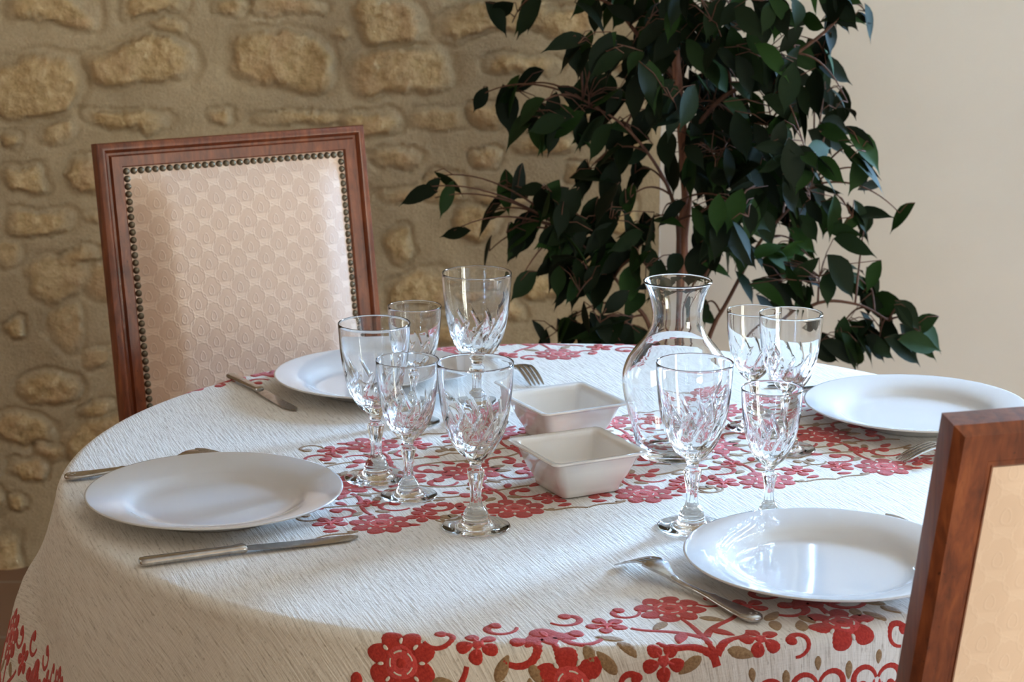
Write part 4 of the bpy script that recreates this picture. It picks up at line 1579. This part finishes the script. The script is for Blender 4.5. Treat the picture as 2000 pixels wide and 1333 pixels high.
STEMS = [[(0.293, 3.49, 0.5), (0.289, 3.48, 0.745), (0.279, 3.47, 0.835), (0.247, 3.47, 0.907), (0.189, 3.47, 0.977), (0.12, 3.47, 1.02)],
         [(0.295, 3.48, 0.42), (0.242, 3.47, 0.618), (0.206, 3.46, 0.673), (0.16, 3.46, 0.736), (0.10, 3.46, 0.79)],
         [(0.297, 3.51, 0.5), (0.331, 3.51, 0.691), (0.389, 3.50, 0.835), (0.386, 3.49, 0.969), (0.365, 3.48, 1.1), (0.37, 3.46, 1.3)],
         [(0.300, 3.50, 0.42), (0.346, 3.5, 0.599), (0.376, 3.5, 0.663), (0.427, 3.5, 0.764), (0.47, 3.5, 0.818), (0.52, 3.5, 0.87)],
         [(0.31, 3.50, 0.40), (0.42, 3.5, 0.56), (0.52, 3.5, 0.655), (0.60, 3.5, 0.66), (0.66, 3.5, 0.63)],
         [(0.29, 3.50, 0.93), (0.35, 3.46, 1.02), (0.44, 3.42, 1.08), (0.53, 3.42, 1.15), (0.56, 3.43, 1.20)],
         [(0.285, 3.51, 1.05), (0.22, 3.5, 1.12), (0.16, 3.54, 1.18), (0.06, 3.57, 1.19)]]
rp = random.Random(8)


def bez(P, n):
    P = np.array(P, float)
    k = len(P)
    out = []
    for i in range(n + 1):
        t = i / n * (k - 1)
        j = min(int(t), k - 2)
        f = t - j
        p0, p1, p2, p3 = P[max(j - 1, 0)], P[j], P[j + 1], P[min(j + 2, k - 1)]
        out.append(0.5 * ((2 * p1) + (-p0 + p2) * f + (2 * p0 - 5 * p1 + 4 * p2 - p3) * f * f + (-p0 + 3 * p1 - 3 * p2 + p3) * f ** 3))
    return out


b = MB()
tp = bez(TRUNK, 40)
for k in range(3):          # braided trunk
    pts, rr = [], []
    for i, p in enumerate(tp):
        a = 2 * PI * k / 3 + i * 0.24
        q = i / 40
        pts.append(local((p[0] + 0.0055 * (1 - 0.4 * q) * math.cos(a), p[1] + 0.0055 * (1 - 0.4 * q) * math.sin(a), p[2])))
        rr.append(0.0080 * (1 - 0.62 * q))
    b.tube(pts, rr, 10)
b.build('trunk', M['bark'], plant)
nodes = [(Vector(p), 0.004) for p in tp[14:]]
br = MB()
for st in STEMS:
    pts = bez(st, 24)
    br.tube([local(p) for p in pts], [0.0048 * (1 - 0.65 * i / 24) for i in range(25)], 7)
    nodes += [(Vector(p), 0.003) for p in pts[8:]]
lv, lf, tone = [], [], []


def add_leaf(base, direction, L, wid, tn, droop):
    """A folded, drooping blade with a drip tip."""
    d = direction.normalized()
    side = d.cross(Vector((rp.gauss(0, 0.6), -1 + rp.uniform(-0.6, 0.8), rp.gauss(0.3, 0.7))))
    if side.length < 0.05:
        side = d.cross(Vector((1, 0, 0)))
    side.normalize()
    nrm = side.cross(d).normalized()
    segs = [(0.0, 0.03), (0.08, 0.34), (0.2, 0.72), (0.36, 0.98), (0.52, 0.97), (0.68, 0.74), (0.78, 0.46), (0.85, 0.22), (0.92, 0.09), (1.02, 0.012)]
    o = len(lv)
    p = base.copy()
    prev = 0.0
    wav = rp.uniform(-0.12, 0.12)
    for k, (t, w) in enumerate(segs):
        p = p + d * L * (t - prev)
        prev = t
        d = (d + Vector((0, 0, -droop * 0.11)) + nrm * wav * 0.3).normalized()
        hw = wid * w
        fold = 0.28 * hw
        lv.extend([tuple(p - side * hw + nrm * fold), tuple(p), tuple(p + side * hw + nrm * fold)])
        tone.extend([tn] * 3)
        if k:
            a = o + (k - 1) * 3
            lf.extend([(a, a + 1, a + 4, a + 3), (a + 1, a + 2, a + 5, a + 4)])


for (cx, cy_, cz, r, n) in CL:
    c = Vector((cx, cy_, cz))
    near = min(nodes, key=lambda q: (q[0] - c).length + max(0, q[0].z - c.z) * 0.3)[0]
    tip = c + (c - near).normalized() * r * 0.6 if (c - near).length > 0.01 else c
    mid = near.lerp(tip, 0.55) + Vector((0, 0, 0.03 + 0.12 * (tip - near).length))
    tw = []
    for i in range(13):
        q = i / 12
        tw.append(near * (1 - q) ** 2 + mid * 2 * q * (1 - q) + tip * q * q)
    L = (tip - near).length
    br.tube([local(p) for p in tw], [0.0022 * (1 - 0.55 * i / 12) for i in range(13)], 5)
    away = (tip - Vector((0.297, 3.5, cz))).normalized() if (tip - Vector((0.297, 3.5, cz))).length > 0.02 else Vector((0, -1, 0))
    for k in range(n if n <= 2 else int(n * 1.7)):
        base = c + Vector((rp.gauss(0, 1), rp.gauss(0, 0.8), rp.gauss(0, 0.8))) * r * 0.62
        # attach by a petiole to the nearest point of the twig
        at = min(tw[5:], key=lambda q: (q - base).length)
        if n <= 2:
            base = at + (base - at) * 0.35
        d = Vector((away.x * rp.uniform(0.2, 1.2) + rp.gauss(0, 0.6), away.y * 0.4 + rp.gauss(0, 0.4), -0.50 + rp.gauss(0, 0.5)))
        sz = rp.uniform(0.058, 0.092) * (0.85 if n <= 2 else 1)
        base_up = base - d.normalized() * sz * 0.45
        pm = at.lerp(base_up, 0.5) + Vector((0, 0, 0.008))
        br.tube([local(at), local(pm), local(base_up)], [0.0011, 0.0009, 0.0008], 4)
        tn = rp.random() ** 3 * 0.55
        if 0.46 < cx < 0.50 and 0.73 < cz < 0.78:
            tn = rp.uniform(0.45, 1.0)          # fresh growth
        add_leaf(base_up, d, sz, sz * rp.uniform(0.185, 0.25), tn, rp.uniform(0.4, 1.5))
br.build('branches', M['twig'], plant)
b = MB()
b.add([local(p) for p in lv], lf)
fo = b.build('foliage', M['leaf'], plant)
a_ = fo.data.attributes.new('tone', 'FLOAT', 'POINT')
a_.data.foreach_set('value', np.array(tone, np.float32))
